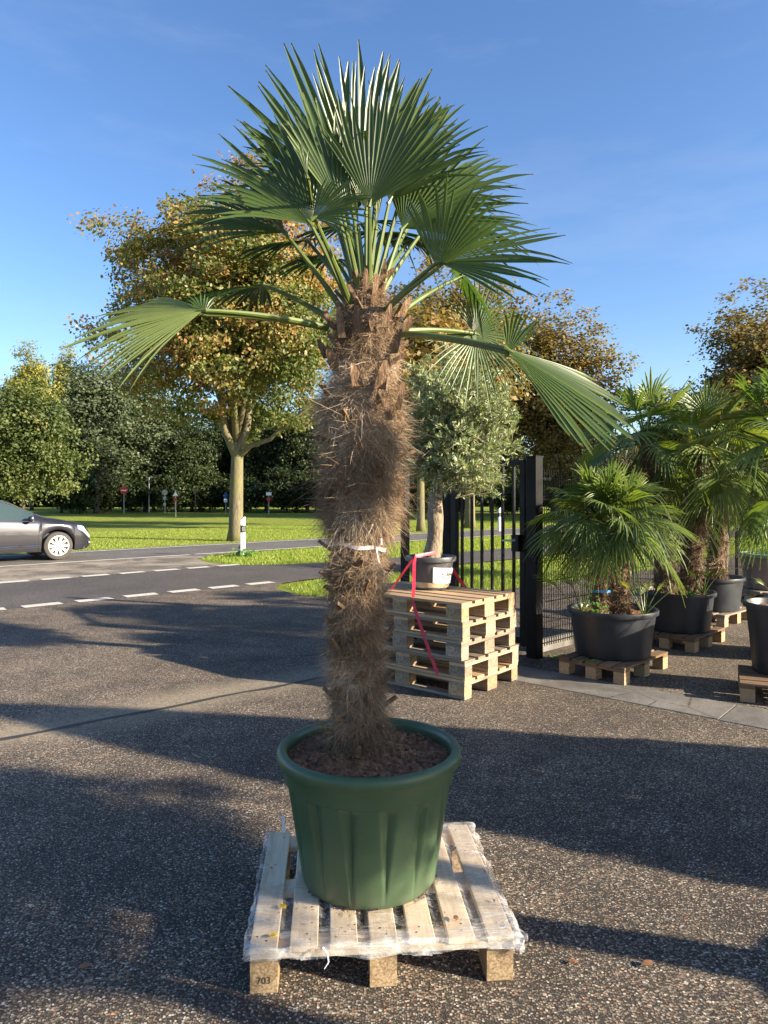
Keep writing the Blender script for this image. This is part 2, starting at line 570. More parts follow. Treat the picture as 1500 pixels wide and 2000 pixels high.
MT['tree_dark'] = m_leaf('tree_leaf_dark', [(0, (.014, .026, .009)), (.5, (.032, .05, .016)), (.9, (.06, .08, .025)), (1, (.13, .12, .035))], .22, .55, .3)
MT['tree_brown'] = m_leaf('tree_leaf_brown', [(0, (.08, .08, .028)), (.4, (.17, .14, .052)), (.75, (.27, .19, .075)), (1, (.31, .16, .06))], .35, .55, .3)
MT['weed'] = m_leaf('weed_leaf', [(0, (.05, .14, .02)), (1, (.13, .26, .04))], .3)
MT['yellow_leaf'] = m_plain('fallen_leaf_yellow', (.50, .33, .03), .6, var=.3, scale=40)
MT['brown_leaf'] = m_plain('fallen_leaf_brown', (.22, .10, .045), .7, var=.4, scale=40)
MT['grey_tub'] = m_plain('grey_tub_plastic', (.075, .075, .08), .45, var=.3, scale=9)
MT['blue_tape'] = m_plain('blue_tape', (.03, .26, .62), .5)
MT['white_tape'] = m_plain('pinkish_white_tape', (.72, .62, .64), .5, var=.1, scale=30)
MT['brown_pot'] = m_plain('taupe_pot', (.22, .15, .12), .6, var=.2, scale=6)
MT['pale_green'] = m_plain('pale_green_plastic', (.18, .30, .20), .5)
MT['tan_tape'] = m_plain('tan_packing_tape', (.42, .34, .20), .4, var=.25, scale=25)


def m_green_pot():
    t = NT('green_pot_plastic')
    q = t.coord('Object')
    n = t.noise(q, 5, 6, .6)
    col = t.ramp(n, [(.3, (.040, .080, .038)), (.6, (.052, .098, .046)), (.8, (.07, .115, .06))])
    sc = t.noise(t.coord('Object', (1, 1, 9)), 60, 3, .7)
    col = t.mix(t.val(sc, .58, .8, 0, .35), col, (.14, .18, .13))
    col = t.mix(t.val(t.noise(q, 260, 2, .5), .68, .78, 0, .5), col, (.2, .22, .17))
    z = t.n('SeparateXYZ', {0: t.n('TexCoord').outputs['Object']}).outputs[2]
    dirt = t.math('MULTIPLY', t.n('MapRange', {'Value': z, 'From Min': 0.0, 'From Max': 0.10, 'To Min': .6, 'To Max': 0.0}).outputs[0], t.val(t.noise(q, 18, 5, .7), .35, .65))
    col = t.mix(dirt, col, (.10, .09, .07))
    nm = t.bump(t.noise(q, 150, 3, .6), .15, .002)
    return t.done(t.pbr(col, t.val(n, .3, .7, .36, .5), nm, spec=.5))


def m_soil():
    t = NT('soil')
    p = t.pos()
    n = t.noise(p, 45, 7, .72)
    col = t.ramp(n, [(.25, (.04, .021, .013)), (.4, (.16, .08, .045)), (.58, (.34, .185, .105)), (.8, (.50, .33, .20))])
    nm = t.bump(n, 1.0, .02)
    return t.done(t.pbr(col, .9, nm, spec=.15))


def m_film():
    t = NT('stretch_film')
    q = t.coord('Object')
    qs = t.coord('Object', (2.2, 14, 8), (0, 0, R(35)))
    st_ = t.noise(qs, 3.0, 6, .7, 1.0)
    n = t.noise(q, 6, 5, .6)
    dens = t.math('MULTIPLY', t.val(st_, .46, .76, .02, .62), t.val(n, .35, .65, .35, 1.1))
    dens = t.math('ADD', dens, t.math('MULTIPLY', t.attr('thick'), .5))
    dens = t.n('Clamp', {0: dens, 1: .02, 2: .62}).outputs[0]
    nm = t.bump(t.math('ADD', st_, t.noise(q, 30, 4, .6)), .9, .008)
    df = t.pbr((.85, .86, .88), .35, nm, spec=.6)
    tr = t.n('BsdfTransparent', {'Color': (.97, .97, .98, 1)}).outputs[0]
    a = t.n('MixShader', {0: dens, 1: tr, 2: df}).outputs[0]
    gl = t.n('BsdfGlossy', {'Color': (1, 1, 1, 1), 'Roughness': .22, 'Normal': nm}).outputs[0]
    fr = t.math('MULTIPLY', t.n('Fresnel', {'IOR': 1.4, 'Normal': nm}).outputs[0], .4)
    return t.done(t.n('MixShader', {0: fr, 1: a, 2: gl}).outputs[0])


MT['green_pot'] = m_green_pot()
MT['soil'] = m_soil()
MT['film'] = m_film()

# ================================================================== SETTING
def sheet(name, pts, z, material, kind='structure', sub=0):
    m = bpy.data.meshes.new(name)
    m.from_pydata([(p[0], p[1], z) for p in pts], [], [tuple(range(len(pts)))])
    if m.polygons[0].normal.z < 0:
        m.flip_normals()
    o = obj(name, m, material)
    return tag(o, kind=kind)


BIG = 900
sheet('meadow', [(-BIG, -BIG), (BIG, -BIG), (BIG, BIG), (-BIG, BIG)], -0.03, MT['grass'])


def poly_st(pts):
    return [st(s, t)[:2] for s, t in pts]


# yard and driveway: everything on the near side of the far verge
sheet('yard_asphalt', poly_st([(-60, -60), (80, -60), (80, 7.0), (13, 7.0), (7.4, 7.25), (6.7, 7.9), (6.45, 8.9), (6.6, 9.8), (7.1, 10.3), (7.6, 10.45), (-60, 10.45)]), 0.0, MT['asphalt'])
sheet('cycle_path', poly_st([(-60, 10.45), (7.6, 10.45), (90, 10.3), (90, 12.5), (11, 12.6), (9.0, 13.0), (8.2, 13.65), (-60, 13.65)]), -0.002, MT['path'])
sheet('road_shoulder', poly_st([(-60, 13.65), (8.2, 13.65), (8.0, 14.6), (8.3, 15.6), (9.2, 16.4), (10.5, 16.62), (-60, 16.62)]), -0.004, MT['shoulder'])
sheet('road', poly_st([(-90, 16.62), (120, 16.62), (120, 20.0), (-90, 20.0)]), -0.006, MT['road'])
for t0, nm in ((16.72, 'near'), (19.55, 'far')):
    sheet('road_edge_line', poly_st([(-90, t0), (120, t0), (120, t0 + 0.13), (-90, t0 + 0.13)]), 0.0, MT['edge_line'])
# the cycle crossing's broken lines: every stroke a piece of the path
rng = random.Random(4)
for t0, s_end in ((10.42, 7.05), (13.55, 8.25)):
    s = s_end
    for k in range(26):
        j = [rng.uniform(-.015, .015) for _ in range(4)]
        o = sheet('crossing_stroke', poly_st([(s - .5 + j[0], t0), (s + j[1], t0 + j[2] * .4), (s + j[3], t0 + .23), (s - .5, t0 + .23)]), 0.006, MT['marking'])
        s -= 0.715

# long joint across the yard
pts_a, pts_b = [], []
for i in range(60):
    q = Vector((-3.6 + i * .055, 0, 0))
    x = q.x
    y = 4.49 + (x + 2.42) * .8 + .012 * math.sin(x * 9) + .015 * mnoise.noise(Vector((x * 3, 0, 0)))
    w = .022 + .012 * mnoise.noise(Vector((x * 4, 3, 0)))
    pts_a.append((x - w * .62, y + w * .78))
    pts_b.append((x + w * .62, y - w * .78))
sheet('asphalt_joint', pts_a + pts_b[::-1], 0.004, MT['seam'])

# concrete threshold strip in front of the nursery gate: slabs
con = empty('concrete_threshold', (1.1, 5.9, 0))
tag(con, kind='structure')
dirv = Vector((1.43, -1.22, 0)).normalized()
perp = Vector((-dirv.y, dirv.x, 0))
rng = random.Random(9)
for k in range(3):
    a0 = -0.75 + k * 2.32
    mb = MB()
    h = .03
    base = [dirv * (a0 + .002) - perp * (.0 + rng.uniform(-.01, .01)), dirv * (a0 + 2.318) - perp * (.0 + rng.uniform(-.01, .01)), dirv * (a0 + 2.318) + perp * .47, dirv * (a0 + .002) + perp * .47]
    zt = [.004 + rng.uniform(0, .002) for _ in base]
    mb.add([(p.x, p.y, -.05) for p in base] + [(p.x, p.y, z) for p, z in zip(base, zt)], [(4, 5, 6, 7), (0, 1, 5, 4), (1, 2, 6, 5), (2, 3, 7, 6), (3, 0, 4, 7)])
    mb.build('slab', MT['concrete'], con, bevel=.006)


# grass blades on the verges near the camera
def scatter_blades(name, regions, n, h, seed, label, wid=.006):
    r = np.random.default_rng(seed)
    P = []
    for poly, share in regions:
        poly = np.array(poly)
        mn, mx = poly.min(0), poly.max(0)
        got = []
        need = int(n * share)
        while sum(len(g) for g in got) < need:
            q = r.uniform(mn, mx, (need * 2, 2))
            ins = np.zeros(len(q), bool)
            j = len(poly) - 1
            for i in range(len(poly)):
                xi, yi = poly[i]
                xj, yj = poly[j]
                c = ((yi > q[:, 1]) != (yj > q[:, 1])) & (q[:, 0] < (xj - xi) * (q[:, 1] - yi) / (yj - yi + 1e-12) + xi)
                ins ^= c
                j = i
            got.append(q[ins])
        P.append(np.concatenate(got)[:need])
    P = np.concatenate(P)
    N = len(P)
    st2 = P @ np.array([[U.x, NV.x], [U.y, NV.y]])
    P = np.column_stack([P[:, 0] * U.x + P[:, 1] * NV.x, P[:, 0] * U.y + P[:, 1] * NV.y])
    a = r.uniform(0, 2 * np.pi, N)
    hh = h * r.uniform(.4, 1.3, N)
    w = wid * r.uniform(.6, 1.4, N)
    lean = r.normal(0, .5, (N, 2)) * hh[:, None]
    V = np.zeros((N, 3, 3))
    V[:, 0, :2] = P + np.column_stack([np.cos(a), np.sin(a)]) * w[:, None]
    V[:, 1, :2] = P - np.column_stack([np.cos(a), np.sin(a)]) * w[:, None]
    V[:, 2, :2] = P + lean
    V[:, :2, 2] = -.03
    V[:, 2, 2] = -.02 + hh
    tint = np.repeat(r.uniform(0, 1, N), 3)
    m = np_mesh(name, V.reshape(-1, 3), 3, N, MT['blade'], {'tint': tint})
    o = obj(name, m)
    return tag(o, label, 'grass', kind='stuff')


VERGE_A = [(8.25, 13.75), (9.1, 13.05), (11, 12.65), (40, 12.55), (40, 16.6), (10.3, 16.55), (9.1, 16.3), (8.35, 15.5)]
VERGE_B = [(6.5, 8.9), (6.75, 7.95), (7.45, 7.3), (13, 7.05), (30, 7.05), (30, 10.25), (7.7, 10.3), (7.0, 10.05)]
scatter_blades('verge_grass', [(VERGE_B, 1.0)], 60000, .055, 3, 'short green grass on the verge between yard and cycle path', .006)
scatter_blades('verge_grass', [(VERGE_A, 1.0)], 60000, .06, 5, 'short green grass on the verge between cycle path and road', .009)
scatter_blades('meadow_grass', [([(-8, 20.0), (45, 20.0), (45, 30), (-8, 30)], 1.0)], 120000, .035, 6, 'mown meadow grass with fallen leaves beyond the road', .008)

# ================================================================== FOLIAGE TOOLS
SHAPES = {
    'maple': np.array([(0, -.5), (.28, -.30), (.50, -.02), (.22, .12), (0, .55), (-.22, .12), (-.50, -.02), (-.28, -.30)]),
    'oval': np.array([(0, -.5), (.3, -.1), (.22, .3), (0, .5), (-.22, .3), (-.3, -.1)]),
    'lance': np.array([(0, -.5), (.12, 0), (0, .5), (-.12, 0)]),
    'quad': np.array([(0, -.5), (.36, .0), (0, .5), (-.36, .0)]),
}


def leaf_mesh(name, C, Nrm, size, tint, shape, material, rs, fold=.18, axis=None):
    """C (n,3) centres, Nrm (n,3) leaf normals, size (n,), tint (n,)"""
    S = SHAPES[shape]
    n, k = len(C), len(S)
    Nrm = Nrm / (np.linalg.norm(Nrm, axis=1, keepdims=True) + 1e-9)
    ref = rs.normal(size=(n, 3)) if axis is None else axis
    X = np.cross(Nrm, ref)
    X /= np.linalg.norm(X, axis=1, keepdims=True) + 1e-9
    Y = np.cross(X, Nrm) if axis is None else np.cross(Nrm, X)
    if axis is not None:
        Y = ref - Nrm * np.sum(ref * Nrm, axis=1, keepdims=True)
        Y /= np.linalg.norm(Y, axis=1, keepdims=True) + 1e-9
        X = np.cross(Y, Nrm)
    V = C[:, None, :] + size[:, None, None] * (X[:, None, :] * S[None, :, 0:1] + Y[:, None, :] * S[None, :, 1:2] + Nrm[:, None, :] * (np.abs(S[None, :, 0:1]) * fold))
    return np_mesh(name, V.reshape(-1, 3), k, n, material, {'tint': np.repeat(tint, k)})


def unit(rs, n):
    d = rs.normal(size=(n, 3))
    return d / np.linalg.norm(d, axis=1, keepdims=True)


def lump(d, seed, f=1.6):
    return np.array([mnoise.noise(Vector((x * f + seed * 7.1, y * f + seed * 3.3, z * f))) for x, y, z in d])


def crown_clumps(rs, c, rad, n, seed, shell=.45, bottom=-1.0, uneven=.3):
    d = unit(rs, n * 3)
    d = d[d[:, 2] > bottom][:n]
    r = rs.uniform(0, 1, len(d)) ** shell
    r *= np.minimum(1 - uneven * .6 + uneven * 1.5 * lump(d, seed), 1.06)
    return np.array(c) + d * r[:, None] * np.array(rad), d, r


def make_tree_meshes(name, seed, height, crown_c, crown_r, n_clump, per, leaf, clump_r, shape, leaf_mat, bark_mat, trunk_r, fork_z,
                     tintf=None, bottom=-1.0, limbs=7, trunk_pts=None, shell=.45, uneven=.35, twigs=True, flat=.6):
    rs = np.random.default_rng(seed)
    rr = random.Random(seed)
    CC, D, RR = crown_clumps(rs, crown_c, crown_r, n_clump, seed, shell, bottom, uneven)
    # wood
    mb = MB()
    tp = trunk_pts or [(0, 0, -.05), (rr.uniform(-.05, .05), rr.uniform(-.05, .05), fork_z * .5), (0, 0, fork_z)]
    base_r = [trunk_r * 1.35, trunk_r * 1.02] + [trunk_r * (.95 - .12 * i) for i in range(len(tp) - 1)]
    tp2 = [tp[0], tuple(Vector(tp[0]).lerp(Vector(tp[1]), .25))] + list(tp[1:])
    mb.tube(tp2, base_r[:len(tp2)], 14)
    top = Vector(tp[-1])
    for k in range(limbs):
        a = 2 * math.pi * (k + rr.uniform(-.3, .3)) / limbs
        el = rr.uniform(.35, 1.25)
        tgt = Vector(crown_c) + Vector((math.cos(a) * math.cos(el) * crown_r[0] * .75, math.sin(a) * math.cos(el) * crown_r[1] * .75, (math.sin(el) - .35) * crown_r[2] * .8))
        st_ = top - Vector((0, 0, rr.uniform(0, .25) * fork_z * .4))
        m1 = st_.lerp(tgt, .35) + Vector((rr.uniform(-.2, .2), rr.uniform(-.2, .2), .12 * (tgt - st_).length))
        m2 = st_.lerp(tgt, .7) + Vector((rr.uniform(-.2, .2), rr.uniform(-.2, .2), .08 * (tgt - st_).length))
        r0 = trunk_r * rr.uniform(.38, .55)
        mb.tube([st_, m1, m2, tgt], [r0, r0 * .7, r0 * .42, r0 * .15], 8)
        if twigs:
            # twigs to the nearest clumps
            dd = np.linalg.norm(CC - np.array(m2), axis=1)
            for i in np.argsort(dd)[:12]:
                e = Vector(CC[i])
                q = m2.lerp(e, .5) + Vector((0, 0, .1))
                mb.tube([m1.lerp(m2, rr.uniform(.3, 1)), q, e], [r0 * .2, r0 * .13, r0 * .05], 5, False)
    wood = mb.mesh(name + '_wood')
    wood.materials.append(bark_mat)
    wood.polygons.foreach_set('use_smooth', [True] * len(wood.polygons))
    # leaves
    n = len(CC) * per
    ci = np.repeat(np.arange(len(CC)), per)
    off = np.clip(rs.normal(size=(n, 3)), -1.7, 1.7) * clump_r * np.array([.55, .55, .55 * flat])
    cs = rs.uniform(.6, 1.35, len(CC))[ci][:, None]
    P = CC[ci] + off * cs
    nr = unit(rs, n) * .8 + D[ci] * .6 + np.array([0, 0, .5])
    size = leaf * rs.uniform(.6, 1.35, n)
    ct = rs.uniform(0, 1, len(CC))[ci]
    base = tintf(P, ct, rs, RR[ci]) if tintf else np.clip(.45 * ct + .55 * rs.uniform(0, 1, n), 0, 1)
    lm = leaf_mesh(name + '_leaves', P, nr, size, base, shape, leaf_mat, rs)
    return wood, lm


def place_tree(name, meshes, loc, rz, label, cat, group=None, scale=1.0):
    e = empty(name, loc, rz)
    e.scale = (scale, scale, scale) if not isinstance(scale, tuple) else scale
    tag(e, label, cat, group)
    obj('trunk', meshes[0], None, e)
    obj('crown', meshes[1], None, e)
    return e


# ---- the autumn maple across the road
MX = gp(460, 1055)


def maple_tint(P, ct, rs, rr):
    n = len(P)
    lum = np.array([mnoise.noise(Vector(p * .45)) for p in P])
    h = (P[:, 2] - 3) / 10.0
    left = -P[:, 0] / 5.0
    v = .25 + .36 * h + .10 * left + .35 * lum + .36 * (ct - .5) + rs.normal(0, .15, n)
    return np.clip(v, 0, 1)


ms = make_tree_meshes('maple', 11, 12.6, (-.1, .3, 7.7), (4.7, 4.5, 5.0), 1000, 150, .118, .56, 'oval', MT['maple_leaf'], MT['maple_bark'], .235, 3.2,
                      maple_tint, bottom=-.93, limbs=9, trunk_pts=[(0, 0, -.05), (.03, 0, 1.6), (.06, 0, 2.9), (.02, 0, 3.3)], shell=.55, uneven=.24)
maple = place_tree('maple_tree', ms, MX, 0, 'autumn maple turning orange and yellow on the meadow across the road', 'tree')
mb = MB()
mb.tube([(.08, 0, 2.8), (.55, -.3, 3.15), (1.25, -.6, 3.35), (2.2, -.8, 4.1), (2.9, -.9, 4.6)], [.12, .09, .075, .055, .03], 9)
mb.build('limb', MT['maple_bark'], maple, smooth=True)
mb = MB()
mb.tube([(0, 0, 2.9), (-.32, -.2, 3.7), (-.35, -.3, 4.8), (-.6, -.3, 6.5)], [.16, .13, .10, .07], 10)
mb.build('limb', MT['maple_bark'], maple, smooth=True)
mb = MB()
mb.tube([(.06, 0, 2.9), (.42, -.1, 3.8), (.5, -.1, 5.0), (.7, 0, 6.8)], [.15, .12, .10, .06], 10)
mb.build('limb', MT['maple_bark'], maple, smooth=True)

# ---- woodland trees: a few grown shapes, set out one by one
W = {}
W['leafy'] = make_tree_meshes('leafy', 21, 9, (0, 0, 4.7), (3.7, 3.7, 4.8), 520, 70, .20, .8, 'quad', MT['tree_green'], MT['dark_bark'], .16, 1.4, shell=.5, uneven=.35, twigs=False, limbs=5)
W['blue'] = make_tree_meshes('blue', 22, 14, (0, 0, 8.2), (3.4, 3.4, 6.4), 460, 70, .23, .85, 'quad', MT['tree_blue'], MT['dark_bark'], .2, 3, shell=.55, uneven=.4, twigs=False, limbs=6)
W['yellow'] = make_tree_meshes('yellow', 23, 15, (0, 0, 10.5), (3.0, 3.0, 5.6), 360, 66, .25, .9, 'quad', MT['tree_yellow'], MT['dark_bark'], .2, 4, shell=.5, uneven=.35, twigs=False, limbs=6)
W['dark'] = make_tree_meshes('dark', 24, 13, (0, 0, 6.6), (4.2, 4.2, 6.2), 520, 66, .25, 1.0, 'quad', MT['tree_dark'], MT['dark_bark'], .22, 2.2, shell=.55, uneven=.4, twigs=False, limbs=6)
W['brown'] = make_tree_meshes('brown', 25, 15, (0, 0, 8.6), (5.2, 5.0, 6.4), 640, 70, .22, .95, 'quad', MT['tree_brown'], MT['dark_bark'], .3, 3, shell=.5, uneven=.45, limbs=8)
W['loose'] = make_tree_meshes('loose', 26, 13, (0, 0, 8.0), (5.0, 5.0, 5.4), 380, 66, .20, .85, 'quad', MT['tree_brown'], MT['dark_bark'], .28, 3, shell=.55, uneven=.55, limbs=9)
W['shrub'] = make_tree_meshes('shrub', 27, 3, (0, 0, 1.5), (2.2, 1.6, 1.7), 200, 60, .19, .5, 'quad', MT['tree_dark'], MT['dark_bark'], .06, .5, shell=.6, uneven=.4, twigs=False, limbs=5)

WG = 'woodland trees beyond the meadow'


def far(kind, px, d, rz, label, sc=1.0, group=None, cat='tree', nm=None):
    X = (px - 750) / F * d
    return place_tree(nm or ('woodland_tree' if kind != 'shrub' else 'shrub'), W[kind], (X, d, -.03), rz, label, cat, group, sc)


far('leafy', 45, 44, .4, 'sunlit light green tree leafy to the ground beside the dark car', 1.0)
far('yellow', 62, 70, .2, 'tall yellow-green tree top behind the light green leafy tree', (.8, .8, 1.02), 'yellow tree tops')
far('yellow', 128, 72, 2.2, 'tall yellow-green tree top behind the light green leafy tree', (.62, .62, 1.04), 'yellow tree tops')
far('blue', 188, 58, 1.0, 'tall blue-green tree between the light green tree and the maple', (1.1, 1.1, .97))
far('blue', 285, 63, 2.9, 'dark blue-green tree seen behind the maple crown', (1.1, 1.1, .92))
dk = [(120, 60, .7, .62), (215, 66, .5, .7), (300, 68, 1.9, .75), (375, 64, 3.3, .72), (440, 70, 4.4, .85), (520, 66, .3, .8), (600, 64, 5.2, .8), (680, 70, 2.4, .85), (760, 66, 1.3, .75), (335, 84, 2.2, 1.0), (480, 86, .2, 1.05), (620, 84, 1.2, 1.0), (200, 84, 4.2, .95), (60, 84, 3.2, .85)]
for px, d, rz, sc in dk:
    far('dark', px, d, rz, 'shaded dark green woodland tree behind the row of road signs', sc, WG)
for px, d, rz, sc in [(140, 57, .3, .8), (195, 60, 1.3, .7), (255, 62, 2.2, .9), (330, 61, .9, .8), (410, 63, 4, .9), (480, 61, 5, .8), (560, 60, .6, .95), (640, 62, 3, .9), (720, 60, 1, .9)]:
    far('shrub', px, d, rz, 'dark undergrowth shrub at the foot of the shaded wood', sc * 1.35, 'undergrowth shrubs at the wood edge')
far('brown', 880, 46, .6, 'tall brownish autumn tree rising behind the potted olive', (1.15, 1.15, 1.14))
far('brown', 1085, 47, 2.6, 'brownish green tree between the olive and the potted palms', (.98, .98, .97))
far('dark', 960, 60, 1.6, 'dark green tree filling the gap behind the black gate', .8)
far('leafy', 830, 56, 2.2, 'green tree under the tall brownish one behind the olive', .8)
far('dark', 1120, 62, 3.1, 'dark tree low behind the potted fan palms', .85)
far('brown', 1500, 41, .8, 'brown-leaved autumn tree above the row of potted palms', (1.0, 1.0, .92))
far('loose', 1690, 44, 2.5, 'loose brown-leaved tree standing past the nursery yard', (1.1, 1.1, 1.0))
far('dark', 1330, 52, 2.0, 'dark green tree behind the second potted palm', .72)
far('dark', 1500, 50, .2, 'dark green tree under the loose brown one', .7)
far('brown', 1900, 60, 1.2, 'brown tree far past the nursery yard', 1.0, )
for px, d, rz, sc in [(820, 55, .3, .7), (900, 57, 1.5, .8), (1000, 55, 2.5, .75), (1100, 50, .5, .8), (1200, 48, 3.5, .8)]:
    far('shrub', px, d, rz, 'dark shrub at the meadow edge behind the gate', sc, 'shrubs behind the gate')
# trees on the right side of the road, which throw the long shadows on the meadow
for i, (x, y, sc) in enumerate([(34, 36, 1.0), (46, 40, 1.0), (40, 30, .9)]):
    place_tree('woodland_tree', W['leafy' if i % 2 else 'brown'], (x, y, -.03), i * 1.3, 'roadside tree past the nursery whose shadow crosses the meadow', 'tree', 'roadside trees past the nursery', sc)

rsw = np.random.default_rng(70)
nw = 60000
Pw = np.column_stack([rsw.uniform(-75, 95, nw), 92 + rsw.normal(0, 2.5, nw), np.zeros(nw)])
topw = np.array([7.5 + 4 * mnoise.noise(Vector((x * .12, 5, 0))) + 2 * mnoise.noise(Vector((x * .4, 9, 0))) for x in Pw[:, 0]])
Pw[:, 2] = topw * rsw.uniform(0, 1, nw)
wm = leaf_mesh('woodland', Pw, unit(rsw, nw) + np.array([.2, -.5, .4]), .7 * rsw.uniform(.6, 1.4, nw), rsw.uniform(0, 1, nw), 'quad', MT['tree_dark'], rsw)
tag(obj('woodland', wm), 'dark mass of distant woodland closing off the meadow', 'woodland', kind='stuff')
# pale trunks seen through the gate
for px, d, r_, h in [(824, 29, .16, 7), (918, 34, .2, 8)]:
    pass

# ================================================================== FAN PALMS
def frond_mesh(rs, axis, nrm, Rm, spread, nseg, split=.55, droop=.1, cup=.15, prof=.35, tipdroop=.12, rings=(.02, .2, .4, .55, .7, .85, .95, 1.0), wid=1.0, tint0=.45, tvar=.3, kink=0.03, blunt=.35):
    axis = Vector(axis).normalized()
    nrm = Vector(nrm)
    nrm = (nrm - axis * nrm.dot(axis)).normalized()
    side = nrm.cross(axis)
    V, Fc, T, TP = [], [], [], []
    da = R(spread) / nseg
    Z = Vector((0, 0, -1))
    for i in range(nseg):
        a = -R(spread) / 2 + (i + .5) * da
        q = (2 * (i + .5) / nseg - 1)
        Rs = Rm * (1 - prof * abs(q) ** 1.8) * rs.uniform(.86, 1.05)
        tint = min(1, max(0, tint0 + rs.uniform(-tvar, tvar)))
        td = tipdroop * rs.uniform(.2, 1.6)
        if rs.random() < kink:
            td += rs.uniform(.3, .7)
        tw = rs.uniform(-.14, .14)
        sp = split * rs.uniform(.78, 1.08)
        base = len(V)
        wj = sp * Rs * math.sin(da / 2) * wid
        for t in rings:
            r = t * Rs
            aa = a + tw * max(0, t - sp)
            dv = axis * math.cos(aa) + side * math.sin(aa)
            lat = side * math.cos(aa) - axis * math.sin(aa)
            c = dv * r + nrm * (cup * r * (abs(math.sin(aa)) if abs(aa) < math.pi / 2 else 1.0)) + Z * (droop * Rm * t * t + td * Rs * max(0, t - .45) ** 2 * 2.2)
            if t <= sp:
                hw = r * math.tan(da / 2)
            else:
                u = (t - sp) / (1 - sp)
                hw = wj * (.98 - .16 * u) * (1 - u ** 3.4)
                if t >= 1:
                    hw = wj * blunt * .5
            dep = hw * .8
            V.append(c - lat * hw)
            V.append(c - nrm * dep)
            V.append(c + lat * hw)
            T += [tint] * 3
            TP += [t] * 3
        for k in range(len(rings) - 1):
            b = base + k * 3
            Fc += [(b, b + 1, b + 4, b + 3), (b + 1, b + 2, b + 5, b + 4)]
    V = np.array([tuple(v) for v in V])
    idx = np.array(Fc).ravel()
    return V, idx, len(Fc), T, TP


def frond(parent, origin, rs, root, hub, axis, nrm, Rm, spread, nseg, mat='palm_leaf', pet_r=.0085, sag=.05, **kw):
    root = Vector(root) - origin
    hub = Vector(hub) - origin
    V, idx, nf, T, TP = frond_mesh(rs, axis, nrm, Rm, spread, nseg, **kw)
    V = V + np.array(hub)
    m = np_mesh('frond', V, 4, nf, MT[mat], {'tint': T, 'tip': TP}, idx)
    o = obj('frond', m, None, parent)
    mb = MB()
    mid = root.lerp(hub, .5) + Vector((0, 0, sag * (hub - root).length))
    pts = []
    for i in range(9):
        u = i / 8
        pts.append(root * (1 - u) ** 2 + mid * 2 * u * (1 - u) + hub * u * u)
    mb.tube(pts, [pet_r * (1.7 - .9 * i / 8) for i in range(9)], 7)
    ax = Vector(axis).normalized()
    mb.tube([hub - ax * .01, hub + ax * Rm * .05], [pet_r * 1.3, pet_r * .4], 7)
    p = mb.build('petiole', MT['petiole'], o, smooth=True)
    return o


